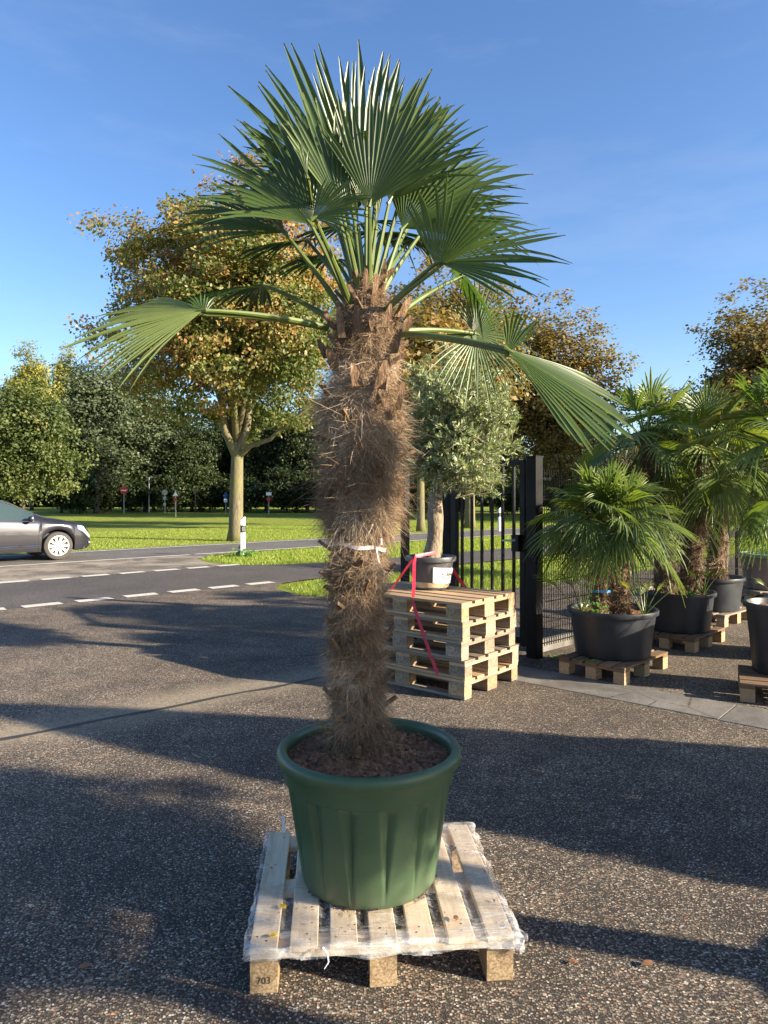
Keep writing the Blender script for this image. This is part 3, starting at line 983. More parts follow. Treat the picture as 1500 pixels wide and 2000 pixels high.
def fibre_trunk(parent, path, rad, n_hair, hair_len, seed, hair_w=.0016, stubs=40, tint_lo=.35, tint_hi=.6, taper_top=None, collar=None, stub_len=.06):
    """path/rad lists (local); core + fibre + leaf-base stubs"""
    rs = np.random.default_rng(seed)
    rr = random.Random(seed)
    path = np.array(path, float)
    rad = np.array(rad, float)
    zs = path[:, 2]

    def cen(z):
        return np.column_stack([np.interp(z, zs, path[:, 0]), np.interp(z, zs, path[:, 1]), z])

    def rfun(z):
        return np.interp(z, zs, rad)
    # core
    nz, na = 90, 40
    Z = np.linspace(zs[0], zs[-1], nz)
    C = cen(Z)
    RR = rfun(Z)
    V = []
    for i in range(nz):
        for k in range(na):
            a = 2 * math.pi * k / na
            d = mnoise.noise(Vector((math.cos(a) * 2.2 + seed, math.sin(a) * 2.2, Z[i] * 11)))
            d2 = mnoise.noise(Vector((math.cos(a) * 6 + seed, math.sin(a) * 6, Z[i] * 30)))
            r = RR[i] * (.86 + .14 * d + .07 * d2)
            V.append((C[i, 0] + r * math.cos(a), C[i, 1] + r * math.sin(a), Z[i]))
    idx = []
    for i in range(nz - 1):
        for k in range(na):
            k2 = (k + 1) % na
            idx += [i * na + k, i * na + k2, (i + 1) * na + k2, (i + 1) * na + k]
    m = np_mesh('trunk', V, 4, (nz - 1) * na, MT['core'], None, idx)
    o = obj('trunk', m, None, parent, smooth=True)
    # tufted hair: roots gathered in tufts that hang over one another
    nt = max(30, n_hair // 55)
    tz = rs.uniform(zs[0], zs[-1], nt)
    ta = rs.uniform(0, 2 * np.pi, nt)
    tdir = rs.normal(0, .55, nt)
    tup = rs.normal(-.35, .6, nt)
    tt = rs.uniform(0, 1, nt)
    tl = rs.uniform(.55, 1.35, nt)
    k = rs.integers(0, nt, n_hair)
    z = np.clip(tz[k] + rs.normal(0, .022, n_hair), zs[0] + .002, zs[-1])
    sp = .05 / np.maximum(rfun(z), .02)
    a = ta[k] + rs.normal(0, 1, n_hair) * sp * .9
    c = cen(z)
    r = rfun(z) * .93
    out = np.column_stack([np.cos(a), np.sin(a), np.zeros(n_hair)])
    tan = np.column_stack([-np.sin(a), np.cos(a), np.zeros(n_hair)])
    up = np.array([0, 0, 1.0])
    mat_ = rs.uniform(0, 1, n_hair) < .74            # matted against the trunk, or standing out
    d = out * np.where(mat_, rs.uniform(.02, .3, n_hair), rs.uniform(.35, 1.2, n_hair))[:, None] + tan * (tdir[k] * 1.5 + rs.normal(0, .35, n_hair))[:, None] + up * (tup[k] + rs.normal(0, .3, n_hair))[:, None]
    d /= np.linalg.norm(d, axis=1, keepdims=True)
    L = hair_len * tl[k] * rs.uniform(.3, 1.25, n_hair)
    if collar is not None:
        L *= np.interp(z, collar[0], collar[1])
    L = np.minimum(L, hair_len * 1.45)
    p0 = c + out * r[:, None]
    grav = rs.uniform(.05, .5, n_hair)
    curl = rs.normal(0, .5, (n_hair, 3))
    pts = []
    for u in (0, .35, .7, 1.0):
        q = p0 + d * (L * u)[:, None] + np.array([0, 0, -1.0]) * (grav * L * u * u)[:, None] + curl * (L * u * u)[:, None]
        # keep outside the core
        cc = cen(np.clip(q[:, 2], zs[0], zs[-1]))
        rel = q - cc
        rel[:, 2] = 0
        rl = np.linalg.norm(rel, axis=1) + 1e-6
        need = rfun(np.clip(q[:, 2], zs[0], zs[-1])) * (.94 + .05 * u)
        push = np.maximum(need / rl, 1.0)
        q[:, :2] = cc[:, :2] + rel[:, :2] * push[:, None]
        pts.append(q)
    wv = np.cross(d, rs.normal(size=(n_hair, 3)))
    wv /= np.linalg.norm(wv, axis=1, keepdims=True)
    w = hair_w * rs.uniform(.5, 1.7, n_hair)
    V = np.zeros((n_hair, 8, 3))
    for j, (q, f) in enumerate(zip(pts, (1, .85, .6, .2))):
        V[:, j * 2] = q - wv * (w * f)[:, None]
        V[:, j * 2 + 1] = q + wv * (w * f)[:, None]
    b = np.arange(n_hair)[:, None] * 8
    fidx = np.concatenate([b + np.array([[0, 1, 3, 2]]), b + np.array([[2, 3, 5, 4]]), b + np.array([[4, 5, 7, 6]])], axis=1)
    hz = (z - zs[0]) / (zs[-1] - zs[0])
    patch = np.array([mnoise.noise(Vector(q * 7.0)) + .5 * mnoise.noise(Vector(q * 19.0)) for q in p0])
    tint = np.clip(tint_lo + .38 * patch + (tint_hi - tint_lo) * hz + .3 * (tt[k] - .5) + rs.normal(0, .10, n_hair), 0, 1)
    m = np_mesh('fibre', V.reshape(-1, 3), 4, n_hair * 3, MT['fibre'], {'tint': np.repeat(tint, 8)}, fidx.ravel())
    h = obj('fibre', m, None, parent)
    tag(h, kind='stuff')
    # cut leaf bases
    for s in range(stubs):
        zz = zs[0] + (zs[-1] - zs[0]) * ((s + rr.uniform(0, 1)) / stubs)
        an = s * 2.39996 + rr.uniform(-.2, .2)
        cc = cen(np.array([zz]))[0]
        rr0 = float(rfun(zz)) * 1.02
        o_ = Vector((math.cos(an), math.sin(an), 0))
        tn = Vector((-math.sin(an), math.cos(an), 0))
        base = Vector(cc) + o_ * rr0
        dirn = (o_ * rr.uniform(.45, 1.0) + Vector((0, 0, rr.uniform(.4, 1.0))) + tn * rr.uniform(-.5, .5)).normalized()
        ln = stub_len * rr.uniform(.7, 1.5)
        wd = stub_len * rr.uniform(.18, .30)
        mb = MB()
        tip = base + dirn * ln
        nn = dirn.cross(tn).normalized()
        th = .006
        vs = []
        for q, ww in ((base - dirn * .02, wd), (base + dirn * ln * .5, wd * .7), (tip, wd * rr.uniform(.25, .5))):
            vs += [q - tn * ww - nn * th, q + tn * ww - nn * th, q + tn * ww + nn * th, q - tn * ww + nn * th]
        fs = []
        for j in range(2):
            for q in range(4):
                q2 = (q + 1) % 4
                fs.append((j * 4 + q, j * 4 + q2, j * 4 + 4 + q2, j * 4 + 4 + q))
        fs.append((8, 9, 10, 11))
        mb.add(vs, fs)
        mb.build('leaf_base', MT['sheath'], parent)
    return o


# ---- the big palm on the pallet
D0 = 2.63
PALM0 = Vector((-.085, D0, 0.585))
palm = empty('fan_palm', PALM0)
tag(palm, 'tall fan palm with shaggy brown trunk in the ribbed green pot', 'palm')
prof = [(1475, 700, 66), (1440, 702, 54), (1380, 700, 42), (1320, 697, 46), (1250, 695, 46), (1200, 695, 44), (1150, 697, 48), (1110, 698, 58), (1075, 700, 46), (1050, 702, 47), (1010, 702, 62),
        (950, 704, 64), (900, 705, 67), (850, 707, 70), (800, 706, 72), (770, 706, 69), (745, 712, 58), (700, 714, 60), (660, 716, 62), (635, 717, 60), (605, 717, 46), (570, 716, 32), (545, 716, 18)]
path, rad = [], []
for y, x, hw in prof:
    p = at(x, y, D0) - PALM0
    path.append((p.x, 0, p.z))
    rad.append(hw * D0 / F)
PZ = [p[2] for p in path]
fibre_trunk(palm, path, rad, 130000, .056, 5, .00062, stubs=90, tint_lo=.50, tint_hi=.72,
            collar=([PZ[0], PZ[5], PZ[8], PZ[9], PZ[10], PZ[15], PZ[16], PZ[19], PZ[21]], [.8, .8, .6, .6, 1.25, 1.25, .7, .7, .5]), stub_len=.055)
rs = random.Random(77)
# brown papery sheaths standing round the crown base
for (x, y, l, dx, dd) in [(668, 660, 95, -.12, -.13), (700, 650, 70, -.1, -.14), (752, 640, 60, .25, -.13), (786, 650, 45, .5, -.05), (730, 600, 80, .1, -.08), (690, 600, 60, -.2, -.06), (745, 560, 70, .15, 0), (715, 585, 90, 0, -.06), (770, 690, 60, .3, -.12), (655, 720, 60, -.35, -.08), (742, 760, 70, .2, -.15), (700, 755, 60, -.25, -.15), (775, 800, 60, .35, -.12), (760, 820, 55, -.2, -.15), (640, 700, 50, -.5, -.04), (650, 640, 50, -.5, -.08), (780, 620, 55, .55, -.06)]:
    b = at(x, y, D0 + dd) - PALM0
    l *= .72
    t = b + Vector((dx * l, rs.uniform(-.3, .1) * l, l)) * (D0 / F)
    wv = Vector((1, rs.uniform(-.5, .5), 0)).normalized() * rs.uniform(.012, .022)
    nv = Vector((0, .004, 0))
    m1 = b.lerp(t, .6) + Vector((0, -.008, 0))
    mb = MB()
    vs = []
    for q, f in ((b, 1), (m1, .8), (t, .3)):
        vs += [q - wv * f - nv, q + wv * f - nv, q + wv * f + nv, q - wv * f + nv]
    fs = [(j * 4 + q, j * 4 + (q + 1) % 4, j * 4 + 4 + (q + 1) % 4, j * 4 + 4 + q) for j in range(2) for q in range(4)] + [(8, 9, 10, 11)]
    mb.add(vs, fs).build('leaf_base', MT['sheath'], palm)


def fr(hx, hy, d, rx, ry, axis, nrm, Rpx, spread, nseg, mat='palm_leaf', **kw):
    if Vector(axis).normalized().z > .6:
        hy += 14
    Rpx *= 1.06
    kw.setdefault('pet_r', .0072)
    hub = at(hx, hy, d)
    root = at(rx, ry, D0 + (d - D0) * .12)
    frond(palm, PALM0, rs, root, hub, axis, nrm, Rpx * d / F, spread, nseg, mat, **kw)


# back row first
fr(655, 505, 2.95, 700, 590, (-.9, .45, .12), (0, -.2, 1), 125, 190, 30, droop=.2, tint0=.2)
fr(600, 470, 2.85, 690, 590, (-.8, .5, .1), (.2, -.5, .8), 150, 170, 28, droop=.15, tint0=.2)
fr(745, 455, 3.0, 715, 570, (.3, .9, .2), (0, -.4, .9), 130, 230, 36, droop=.2, tint0=.2)
fr(800, 470, 3.0, 730, 580, (.8, .6, .1), (-.2, -.4, .8), 120, 200, 32, droop=.15, tint0=.25)
fr(690, 440, 3.0, 710, 580, (-.4, .9, .3), (0, -.6, .8), 140, 210, 34, droop=.15, tint0=.2)
fr(665, 350, 2.85, 708, 585, (-.42, .3, .85), (.2, -1, .1), 240, 130, 24, tint0=.35)
fr(820, 390, 2.95, 728, 580, (.45, .35, .8), (-.3, -1, .1), 230, 140, 26, tint0=.45)
fr(738, 320, 2.8, 718, 585, (.28, .1, .95), (0, -1, .1), 225, 110, 22, tint0=.5)
fr(645, 400, 2.88, 700, 590, (-.75, .3, .6), (.2, -1, .3), 225, 110, 22, tint0=.3)
fr(835, 440, 2.9, 735, 590, (.9, .2, .35), (-.2, -1, .4), 215, 130, 26, tint0=.45)
fr(760, 380, 2.7, 722, 590, (.5, .1, .85), (-.2, -1, .1), 250, 90, 20, tint0=.55, cup=.3)
fr(660, 405, 2.6, 706, 600, (-.4, 0, .9), (.3, -1, .1), 270, 80, 18, tint0=.55, cup=.3)
# the tall crown fans
fr(690, 405, 2.74, 712, 600, (-.16, .02, 1), (.15, -1, .05), 345, 98, 21, tint0=.5, split=.6, prof=.25, droop=.0, cup=.22, tipdroop=.05)
fr(715, 400, 2.62, 716, 600, (.12, -.02, 1), (.25, -1, .05), 300, 80, 18, tint0=.6, split=.58, prof=.25, droop=.0, cup=.3, tipdroop=.05)
fr(722, 385, 2.5, 722, 600, (.3, -.08, 1), (-.05, -1, .1), 235, 104, 21, tint0=.5, split=.55, prof=.3, droop=.0, cup=.2, tipdroop=.08)
fr(668, 400, 2.5, 708, 600, (-.3, -.06, 1), (.45, -1, .1), 225, 62, 13, tint0=.6, split=.6, prof=.3, droop=.0, cup=.3, tipdroop=.05)
fr(795, 330, 2.8, 728, 590, (.46, .05, .88), (-.3, -1, .05), 200, 34, 10, 'palm_leaf_pale', tint0=.4, split=.85, cup=.5)
# right fan
fr(786, 432, 2.72, 735, 600, (.72, .08, .72), (-.35, -1, .15), 285, 124, 25, tint0=.6, split=.48, prof=.3, cup=.15)
# right front fan
fr(855, 512, 2.33, 742, 618, (.95, -.22, .06), (-.2, -.85, .5), 236, 84, 19, tint0=.62, split=.6, prof=.3, droop=.04, cup=.1)
fr(855, 511, 2.335, 742, 618, (.28, -.3, .92), (-.25, -.9, .3), 170, 96, 17, tint0=.62, split=.6, prof=.2, droop=.02, cup=.1)
# left front fan and bent blades
fr(614, 425, 2.32, 690, 610, (.82, -.2, .42), (-.1, -1, .25), 122, 118, 22, tint0=.65, split=.6, prof=.3)
fr(608, 425, 2.5, 686, 605, (-.62, .02, .78), (.25, -1, .15), 262, 100, 21, tint0=.45, split=.5, prof=.3, cup=.2, kink=.1)
fr(600, 330, 2.36, 612, 430, (-.18, -.05, 1), (.4, -1, 0), 85, 30, 4, tint0=.6, split=.5, pet_r=.006)
fr(556, 455, 2.62, 668, 605, (-.86, .12, .5), (.2, -.9, .35), 220, 92, 22, tint0=.22, split=.6, prof=.25, cup=.18)
# low left ones
fr(512, 556, 2.8, 640, 620, (-1, .3, .02), (.05, -.25, 1), 185, 150, 28, tint0=.15, split=.6, droop=.08, cup=-.12)
fr(397, 606, 2.34, 640, 640, (-1, -.05, -.12), (.1, -.72, .7), 250, 100, 30, 'palm_leaf_pale', tint0=.45, split=.7, prof=.25, droop=.08, cup=-.1, kink=0)
fr(399, 600, 2.36, 640, 640, (-.25, .3, 1), (.3, -1, .2), 62, 90, 9, tint0=.4, split=.5, pet_r=.008)
# low right ones
fr(902, 540, 2.98, 775, 615, (.45, .55, -.55), (.2, -.5, .85), 105, 230, 32, tint0=.4, split=.5, droop=.3)
fr(930, 652, 2.98, 778, 648, (.7, .2, -.25), (-.1, -1, .25), 138, 318, 46, tint0=.5, split=.42, prof=.15, droop=.08, wid=.75)
fr(990, 682, 2.3, 776, 652, (.82, -.08, -.5), (.35, -.75, .6), 268, 66, 20, tint0=.55, split=.86, prof=.22, droop=.03, cup=-.12, tipdroop=.06, kink=0)
fr(992, 676, 2.31, 776, 652, (.3, -.1, .95), (.3, -1, .2), 112, 66, 9, tint0=.75, split=.55, pet_r=.008)
# young spears
for hx, hy, tx, ln in [(716, 440, .02, 150), (735, 430, .1, 120), (700, 430, -.1, 110)]:
    fr(hx, hy, 2.63, 716, 590, (tx, 0, 1), (0, -1, 0), ln, 10, 3, 'palm_leaf_pale', split=.9)

# band of printed tape round the trunk
mb = MB()
tz = at(700, 1066, D0).z - PALM0.z
n = 40
vs, fs = [], []
for k in range(n):
    a = 2 * math.pi * k / n
    cx = np.interp(tz, PZ, [p[0] for p in path])
    r = .101 + .004 * math.sin(a * 3)
    zt = tz - .012 * math.cos(a - .3) + .004 * math.sin(a * 5)
    vs += [(cx + r * math.cos(a), r * math.sin(a), zt - .007), (cx + r * math.cos(a), r * math.sin(a), zt + .007)]
for k in range(n):
    k2 = (k + 1) % n
    fs.append((k * 2, k2 * 2, k2 * 2 + 1, k * 2 + 1))
mb.add(vs, fs)
mb.tube([(cx + .065, -.078, tz), (cx + .082, -.086, tz + .012), (cx + .08, -.088, tz + .032)], [.003, .005, .007], 6)
mb.tube([(cx + .065, -.08, tz), (cx + .07, -.092, tz - .03), (cx + .076, -.094, tz - .055)], [.003, .003, .002], 5)
tape = mb.build('tape', MT['white_tape'], None)
tape.location = PALM0
tag(tape, 'thin pinkish white tape tied round the shaggy palm trunk', 'tape')


def crown_random(parent, origin, top, n, pet, Rm, seed, matw=None, nseg=30, el_hi=80, el_lo=-35, spread=230, tint0=.5, pet_r=.008, az0=0.0, detail=(.02, .25, .5, .72, .9, 1.0), skip=None):
    r = random.Random(seed)
    for i in range(n):
        az = az0 + i * 2.39996 + r.uniform(-.25, .25)
        f = i / max(n - 1, 1)
        el = R(el_hi + (el_lo - el_hi) * f ** 1.1 + r.uniform(-8, 8))
        dv = Vector((math.cos(az) * math.cos(el), math.sin(az) * math.cos(el), math.sin(el)))
        L = pet * r.uniform(.8, 1.2) * (.75 + .4 * f)
        hub = top + dv * L + Vector((0, 0, -.12 * L * f))
        ax = (dv + Vector((0, 0, -.25 - .4 * f))).normalized() if f > .25 else dv
        nr = Vector((0, 0, 1)) - dv * .8 + Vector((r.uniform(-.3, .3), r.uniform(-.3, .3), 0))
        mat = 'palm_leaf' if matw is None else r.choices(list(matw), list(matw.values()))[0]
        sp = spread * r.uniform(.8, 1.15) * (.55 + .45 * min(1, f * 2.2))
        frond(parent, origin, r, top - Vector((0, 0, .03)), hub, ax, nr, Rm * r.uniform(.85, 1.12), sp, max(12, int(nseg * sp / spread)), mat, pet_r=pet_r, sag=.06,
              split=.5, droop=.08 + .18 * f, cup=.12, tint0=tint0 + r.uniform(-.15, .15), rings=detail, tipdroop=.2, kink=.06, wid=.9)

# ================================================================== PALLETS
_board_cache = {}


def board(name, parent, c, dims, material, along='x', rz=0.0, jit=None):
    """dims = (length, width, thick); the board's own x is its grain"""
    key = (tuple(round(d, 3) for d in dims), material.name)
    if key not in _board_cache:
        L, Wd, T = dims
        b = .0025
        vs = []
        for x in (-L / 2, L / 2):
            for y, z in ((-Wd / 2 + b, -T / 2), (Wd / 2 - b, -T / 2), (Wd / 2, -T / 2 + b), (Wd / 2, T / 2 - b), (Wd / 2 - b, T / 2), (-Wd / 2 + b, T / 2), (-Wd / 2, T / 2 - b), (-Wd / 2, -T / 2 + b)):
                vs.append((x, y, z))
        fs = [tuple(range(7, -1, -1)), tuple(range(8, 16))] + [(k, (k + 1) % 8, 8 + (k + 1) % 8, 8 + k) for k in range(8)]
        m = bpy.data.meshes.new(name)
        m.from_pydata(vs, [], fs)
        m.materials.append(material)
        _board_cache[key] = m
    o = bpy.data.objects.new(name, _board_cache[key])
    COL.objects.link(o)
    o.parent = parent
    o.location = c
    r0 = 0 if along == 'x' else R(90)
    j = jit.uniform(-.006, .006) if jit else 0
    o.rotation_euler = (0, 0, r0 + rz + j)
    return o


def euro_pallet(loc, rz, label, L=1.2, Wd=.8, deck='tan_wood', under='grey_wood', blk='chip_grey', group=None, seed=0, nails=False):
    """deck boards along local x; near long side is y = -Wd/2"""
    e = empty('wooden_pallet', loc, rz)
    tag(e, label, 'pallet', group)
    j = random.Random(seed)
    s = Wd / .8
    ws = [.145, .1, .145, .1, .145]
    gap = (Wd - sum(ws) * s) / 4
    y = -Wd / 2
    for w in ws:
        w *= s
        board('deck_board', e, (j.uniform(-.004, .004), y + w / 2, .133), (L, w - .002, .022), MT[deck], 'x', 0, j)
        y += w + gap
    xs = (-L / 2 + .0725, 0, L / 2 - .0725)
    for x in xs:
        board('stringer', e, (x, 0, .1105), (Wd - .004, .143, .022), MT[under], 'y', 0)
    for yb, wb in ((-Wd / 2 + .05, .1), (0, .145), (Wd / 2 - .05, .1)):
        for x in xs:
            board('block', e, (x, yb, .0605), (.143, wb - .002, .077), MT[blk], 'x', 0)
        board('bottom_board', e, (0, yb, .011), (L - .002, wb - .004, .022), MT[under], 'x', 0)
    return e


# ---- stack of five pallets carrying the olive
c1 = Vector((.64, .77, 0)).normalized()       # along the short side, away to the right
c2 = Vector((-c1.y, c1.x, 0))                 # along the long side, away to the left
corner = Vector((.60, 5.35, 0))
ctr = corner + c1 * .4 + c2 * .6
rz_st = math.atan2(c2.y, c2.x)                # local x along the long side
rj = random.Random(31)
names = ['bottom pallet of the stack of five under the olive', 'second pallet from the ground in the stack under the olive', 'middle pallet in the stack of five under the olive', 'fourth pallet from the ground in the stack under the olive', 'top pallet of the stack, directly under the olive tub']
for k in range(5):
    off = c1 * rj.uniform(-.012, .012) + c2 * rj.uniform(-.02, .02) + (c2 * .02 if k == 4 else Vector())
    p = ctr + off
    euro_pallet((p.x, p.y, .004 + k * .1445), rz_st + math.pi + rj.uniform(-.012, .012), names[k], deck='tan_wood' if k in (0, 4) else 'grey_wood', under='tan_wood' if k in (1, 3, 4) else 'grey_wood', blk='chip' if k in (0, 4) else 'chip_grey', group='stacked pallets', seed=40 + k)
STACK_TOP = .004 + 5 * .1445


# ---- pots
def tub(name, loc, r_top, r_bot, h, label, material, soil_z, n=56, group=None, lip=.022, cat='plant pot', soil=True):
    e = empty(name, loc)
    tag(e, label, cat, group)
    th = .012
    pr = [(r_bot - .02, .0), (r_bot, .008), (r_bot + (r_top - r_bot) * .5, h * .5), (r_top, h - .05), (r_top, h - .045), (r_top + lip, h - .042), (r_top + lip + .004, h - .02), (r_top + lip, h - .003), (r_top + lip * .5, h), (r_top - th * .3, h - .003), (r_top - th, h - .02), (r_top - th - .01, soil_z - .05)]
    MB().lathe(pr, n).build('tub_wall', material, e, smooth=True)
    if soil:
        mb = MB()
        nr, na = 12, 36
        vs = [(0, 0, soil_z + .01)]
        R0 = r_bot + (r_top - r_bot) * (soil_z / h) - th + .004
        for i in range(1, nr + 1):
            for k in range(na):
                a = 2 * math.pi * k / na
                r = R0 * i / nr
                q = Vector((r * math.cos(a) * 14 + loc[0] * 5, r * math.sin(a) * 14, loc[1]))
                vs.append((r * math.cos(a), r * math.sin(a), soil_z + .016 * mnoise.noise(q) + .008 * mnoise.noise(q * 3)))
        fs = [(0, 1 + k, 1 + (k + 1) % na) for k in range(na)]
        for i in range(nr - 1):
            for k in range(na):
                k2 = (k + 1) % na
                fs.append((1 + i * na + k, 1 + (i + 1) * na + k, 1 + (i + 1) * na + k2, 1 + i * na + k2))
        mb.add(vs, fs).build('soil', MT['soil'], e, smooth=True)
    return e


# the ribbed green pot
POTC = Vector((-.055, D0, .149))
pot = empty('plant_pot', POTC)
tag(pot, 'ribbed dark green plastic pot on the film-wrapped pallet', 'plant pot')
Rt, Rb, PH = .318, .243, .478


def pot_r(i, r, z, a):
    if not (.012 < z < .362):
        return r
    f = (z - .012) / .348
    per = 2 * math.pi / 14
    x = ((a + .21) % per) / per - .5          # -.5 .. .5
    w = .04 + .20 * f
    u = abs(x) / w
    dpt = .017 * min(1, f * 1.6 + .1) * max(0, 1 - u) * (1 if f < .97 else max(0, (1 - f) / .03))
    return r - dpt


pr = [(Rb - .02, 0), (Rb - .004, .003)]
for i in range(25):
    z = .012 + i * .348 / 24
    pr.append((Rb + (Rt - .012 - Rb) * (z / .40), z))
pr += [(Rt - .016, .362), (Rt - .010, .366), (Rt - .003, .425), (Rt + .002, .432), (Rt + .016, .434), (Rt + .019, .440), (Rt + .019, .462), (Rt + .015, .472), (Rt + .006, PH), (Rt - .006, PH), (Rt - .014, .472), (Rt - .018, .455), (Rt - .022, .40)]
MB().lathe(pr, 280, rfun=pot_r).build('pot_wall', MT['green_pot'], pot, smooth=True)
for a in (-1.93, -1.48, -.72, .1, 2.4):
    MB().box((0, 0, 0), (.012, .026, .018)).build('drain_hole', MT['nail'], pot).matrix_local = Matrix.Translation(((Rb - .0045) * math.cos(a), (Rb - .0045) * math.sin(a), .0135)) @ Matrix.Rotation(a, 4, 'Z')
# soil heaped round the trunk
mb = MB()
nr, na = 40, 120
vs = [(0, 0, .47)]
rs2 = np.random.default_rng(8)
for i in range(1, nr + 1):
    for k in range(na):
        a = 2 * math.pi * k / na
        r = (Rt - .021) * i / nr
        x, y = r * math.cos(a), r * math.sin(a)
        d = math.hypot(x + .04, y)
        q = Vector((x, y, 0))
        z = .430 + .055 * math.exp(-((d / .19) ** 2)) + .013 * mnoise.noise(q * 22) + .011 * mnoise.noise(q * 48) + .006 * mnoise.noise(q * 110)
        vs.append((x, y, z))
fs = [(0, 1 + k, 1 + (k + 1) % na) for k in range(na)]
for i in range(nr - 1):
    for k in range(na):
        k2 = (k + 1) % na
        fs.append((1 + i * na + k, 1 + (i + 1) * na + k, 1 + (i + 1) * na + k2, 1 + i * na + k2))
mb.add(vs, fs).build('soil', MT['soil'], pot, smooth=True)
# loose root fibre and bark crumbs on the soil
rr = random.Random(12)
mb = MB()
for i in range(900):
    a, r = rr.uniform(0, 6.28), (Rt - .03) * math.sqrt(rr.random())
    x, y = r * math.cos(a), r * math.sin(a)
    d = math.hypot(x + .04, y)
    z = .432 + .055 * math.exp(-((d / .19) ** 2)) + rr.uniform(0, .01)
    s = rr.uniform(.003, .009)
    v = [Vector((rr.gauss(0, 1), rr.gauss(0, 1), rr.gauss(0, .6))) * s + Vector((x, y, z)) for _ in range(4)]
    mb.add(v, [(0, 1, 2), (0, 2, 3), (0, 3, 1), (1, 3, 2)])
cr = mb.build('soil_crumbs', MT['soil'], pot)
tag(cr, kind='stuff')
mb = MB()
for i in range(26):
    a, r = rr.uniform(0, 6.28), rr.uniform(.1, Rt - .04)
    c = Vector((r * math.cos(a), r * math.sin(a), .432))
    for k in range(3):
        d = Vector((rr.uniform(-1, 1), rr.uniform(-1, 1), rr.uniform(.2, .8))).normalized() * rr.uniform(.008, .016)
        n_ = d.cross(Vector((0, 0, 1))).normalized() * .004
        mb.add([c, c + d * .6 + n_, c + d, c + d * .6 - n_], [(0, 1, 2, 3)])
m = mb.mesh('seedlings')
at_ = m.attributes.new('tint', 'FLOAT', 'POINT')
at_.data.foreach_set('value', [.6] * len(m.vertices))
sd = obj('seedlings', m, MT['weed'])
sd.location = POTC
tag(sd, 'tiny green seedlings sprouting on the soil of the green pot', 'seedlings', kind='stuff')

# ---- the pallet under the green pot
pA = gp(487, 1945)
pB = gp(1004, 1917)
ang = math.atan2(pB.y - pA.y, pB.x - pA.x)
PW, PD = (pB - pA).length, .76
mp = empty('wooden_pallet', ((pA + pB) / 2).to_tuple(), ang)
tag(mp, 'pale new wooden pallet wrapped in clear film under the big green pot', 'pallet')
bw = .086
gap = (PW - 7 * bw) / 6
j = random.Random(3)
for k in range(7):
    x = -PW / 2 + bw / 2 + k * (bw + gap)
    board('deck_board', mp, (x, PD / 2 + j.uniform(-.004, .004), .138), (PD, bw + j.uniform(-.002, .002), .018), MT['pale_wood'], 'y', 0, j)
    for yy in (.03, .065, PD - .05):
        MB().lathe([(.0, .0), (.0032, 0), (.0032, -.002)], 8, (x + j.uniform(-.028, .028), yy + j.uniform(-.01, .01), .1481)).build('nail', MT['nail'], mp)
for y in (.048, PD / 2, PD - .048):
    board('stringer', mp, (0, y, .117), (PW - .004, .09, .022), MT['pale_wood'], 'x', 0, None)
blocks = []
for y, dy in ((.062, .115), (PD / 2, .12), (PD - .062, .115)):
    for x in (-PW / 2 + .044, 0, PW / 2 - .044):
        blocks.append(board('block', mp, (x, y, .053), (.085, dy, .105), MT['chip'], 'x', 0))


def text_on(parent, s, size, mat_world, material, name='lettering', bold=0.0):
    cu = bpy.data.curves.new(name, 'FONT')
    cu.body = s
    cu.size = size
    cu.align_x = 'CENTER'
    cu.align_y = 'CENTER'
    cu.extrude = .0004
    cu.offset = bold
    tmp = bpy.data.objects.new('tmp', cu)
    COL.objects.link(tmp)
    bpy.context.view_layer.update()
    me = bpy.data.meshes.new_from_object(tmp.evaluated_get(bpy.context.evaluated_depsgraph_get()))
    bpy.data.objects.remove(tmp)
    me.materials.clear()
    me.materials.append(material)
    o = bpy.data.objects.new(name, me)
    COL.objects.link(o)
    o.parent = parent
    o.matrix_local = mat_world
    return o


MT['burn'] = m_plain('burnt_print', (.06, .04, .025), .9)
text_on(blocks[0], '703', .030, Matrix.Translation((.0, -.0585, -.012)) @ Matrix.Rotation(R(90), 4, 'X'), MT['burn'])

# ---- the stretch film
nx, ny = 190, 170
x0, x1, y0, y1 = -PW / 2 - .012, PW / 2 + .018, -.014, PD + .012
vs, fs, thick = [], [], []
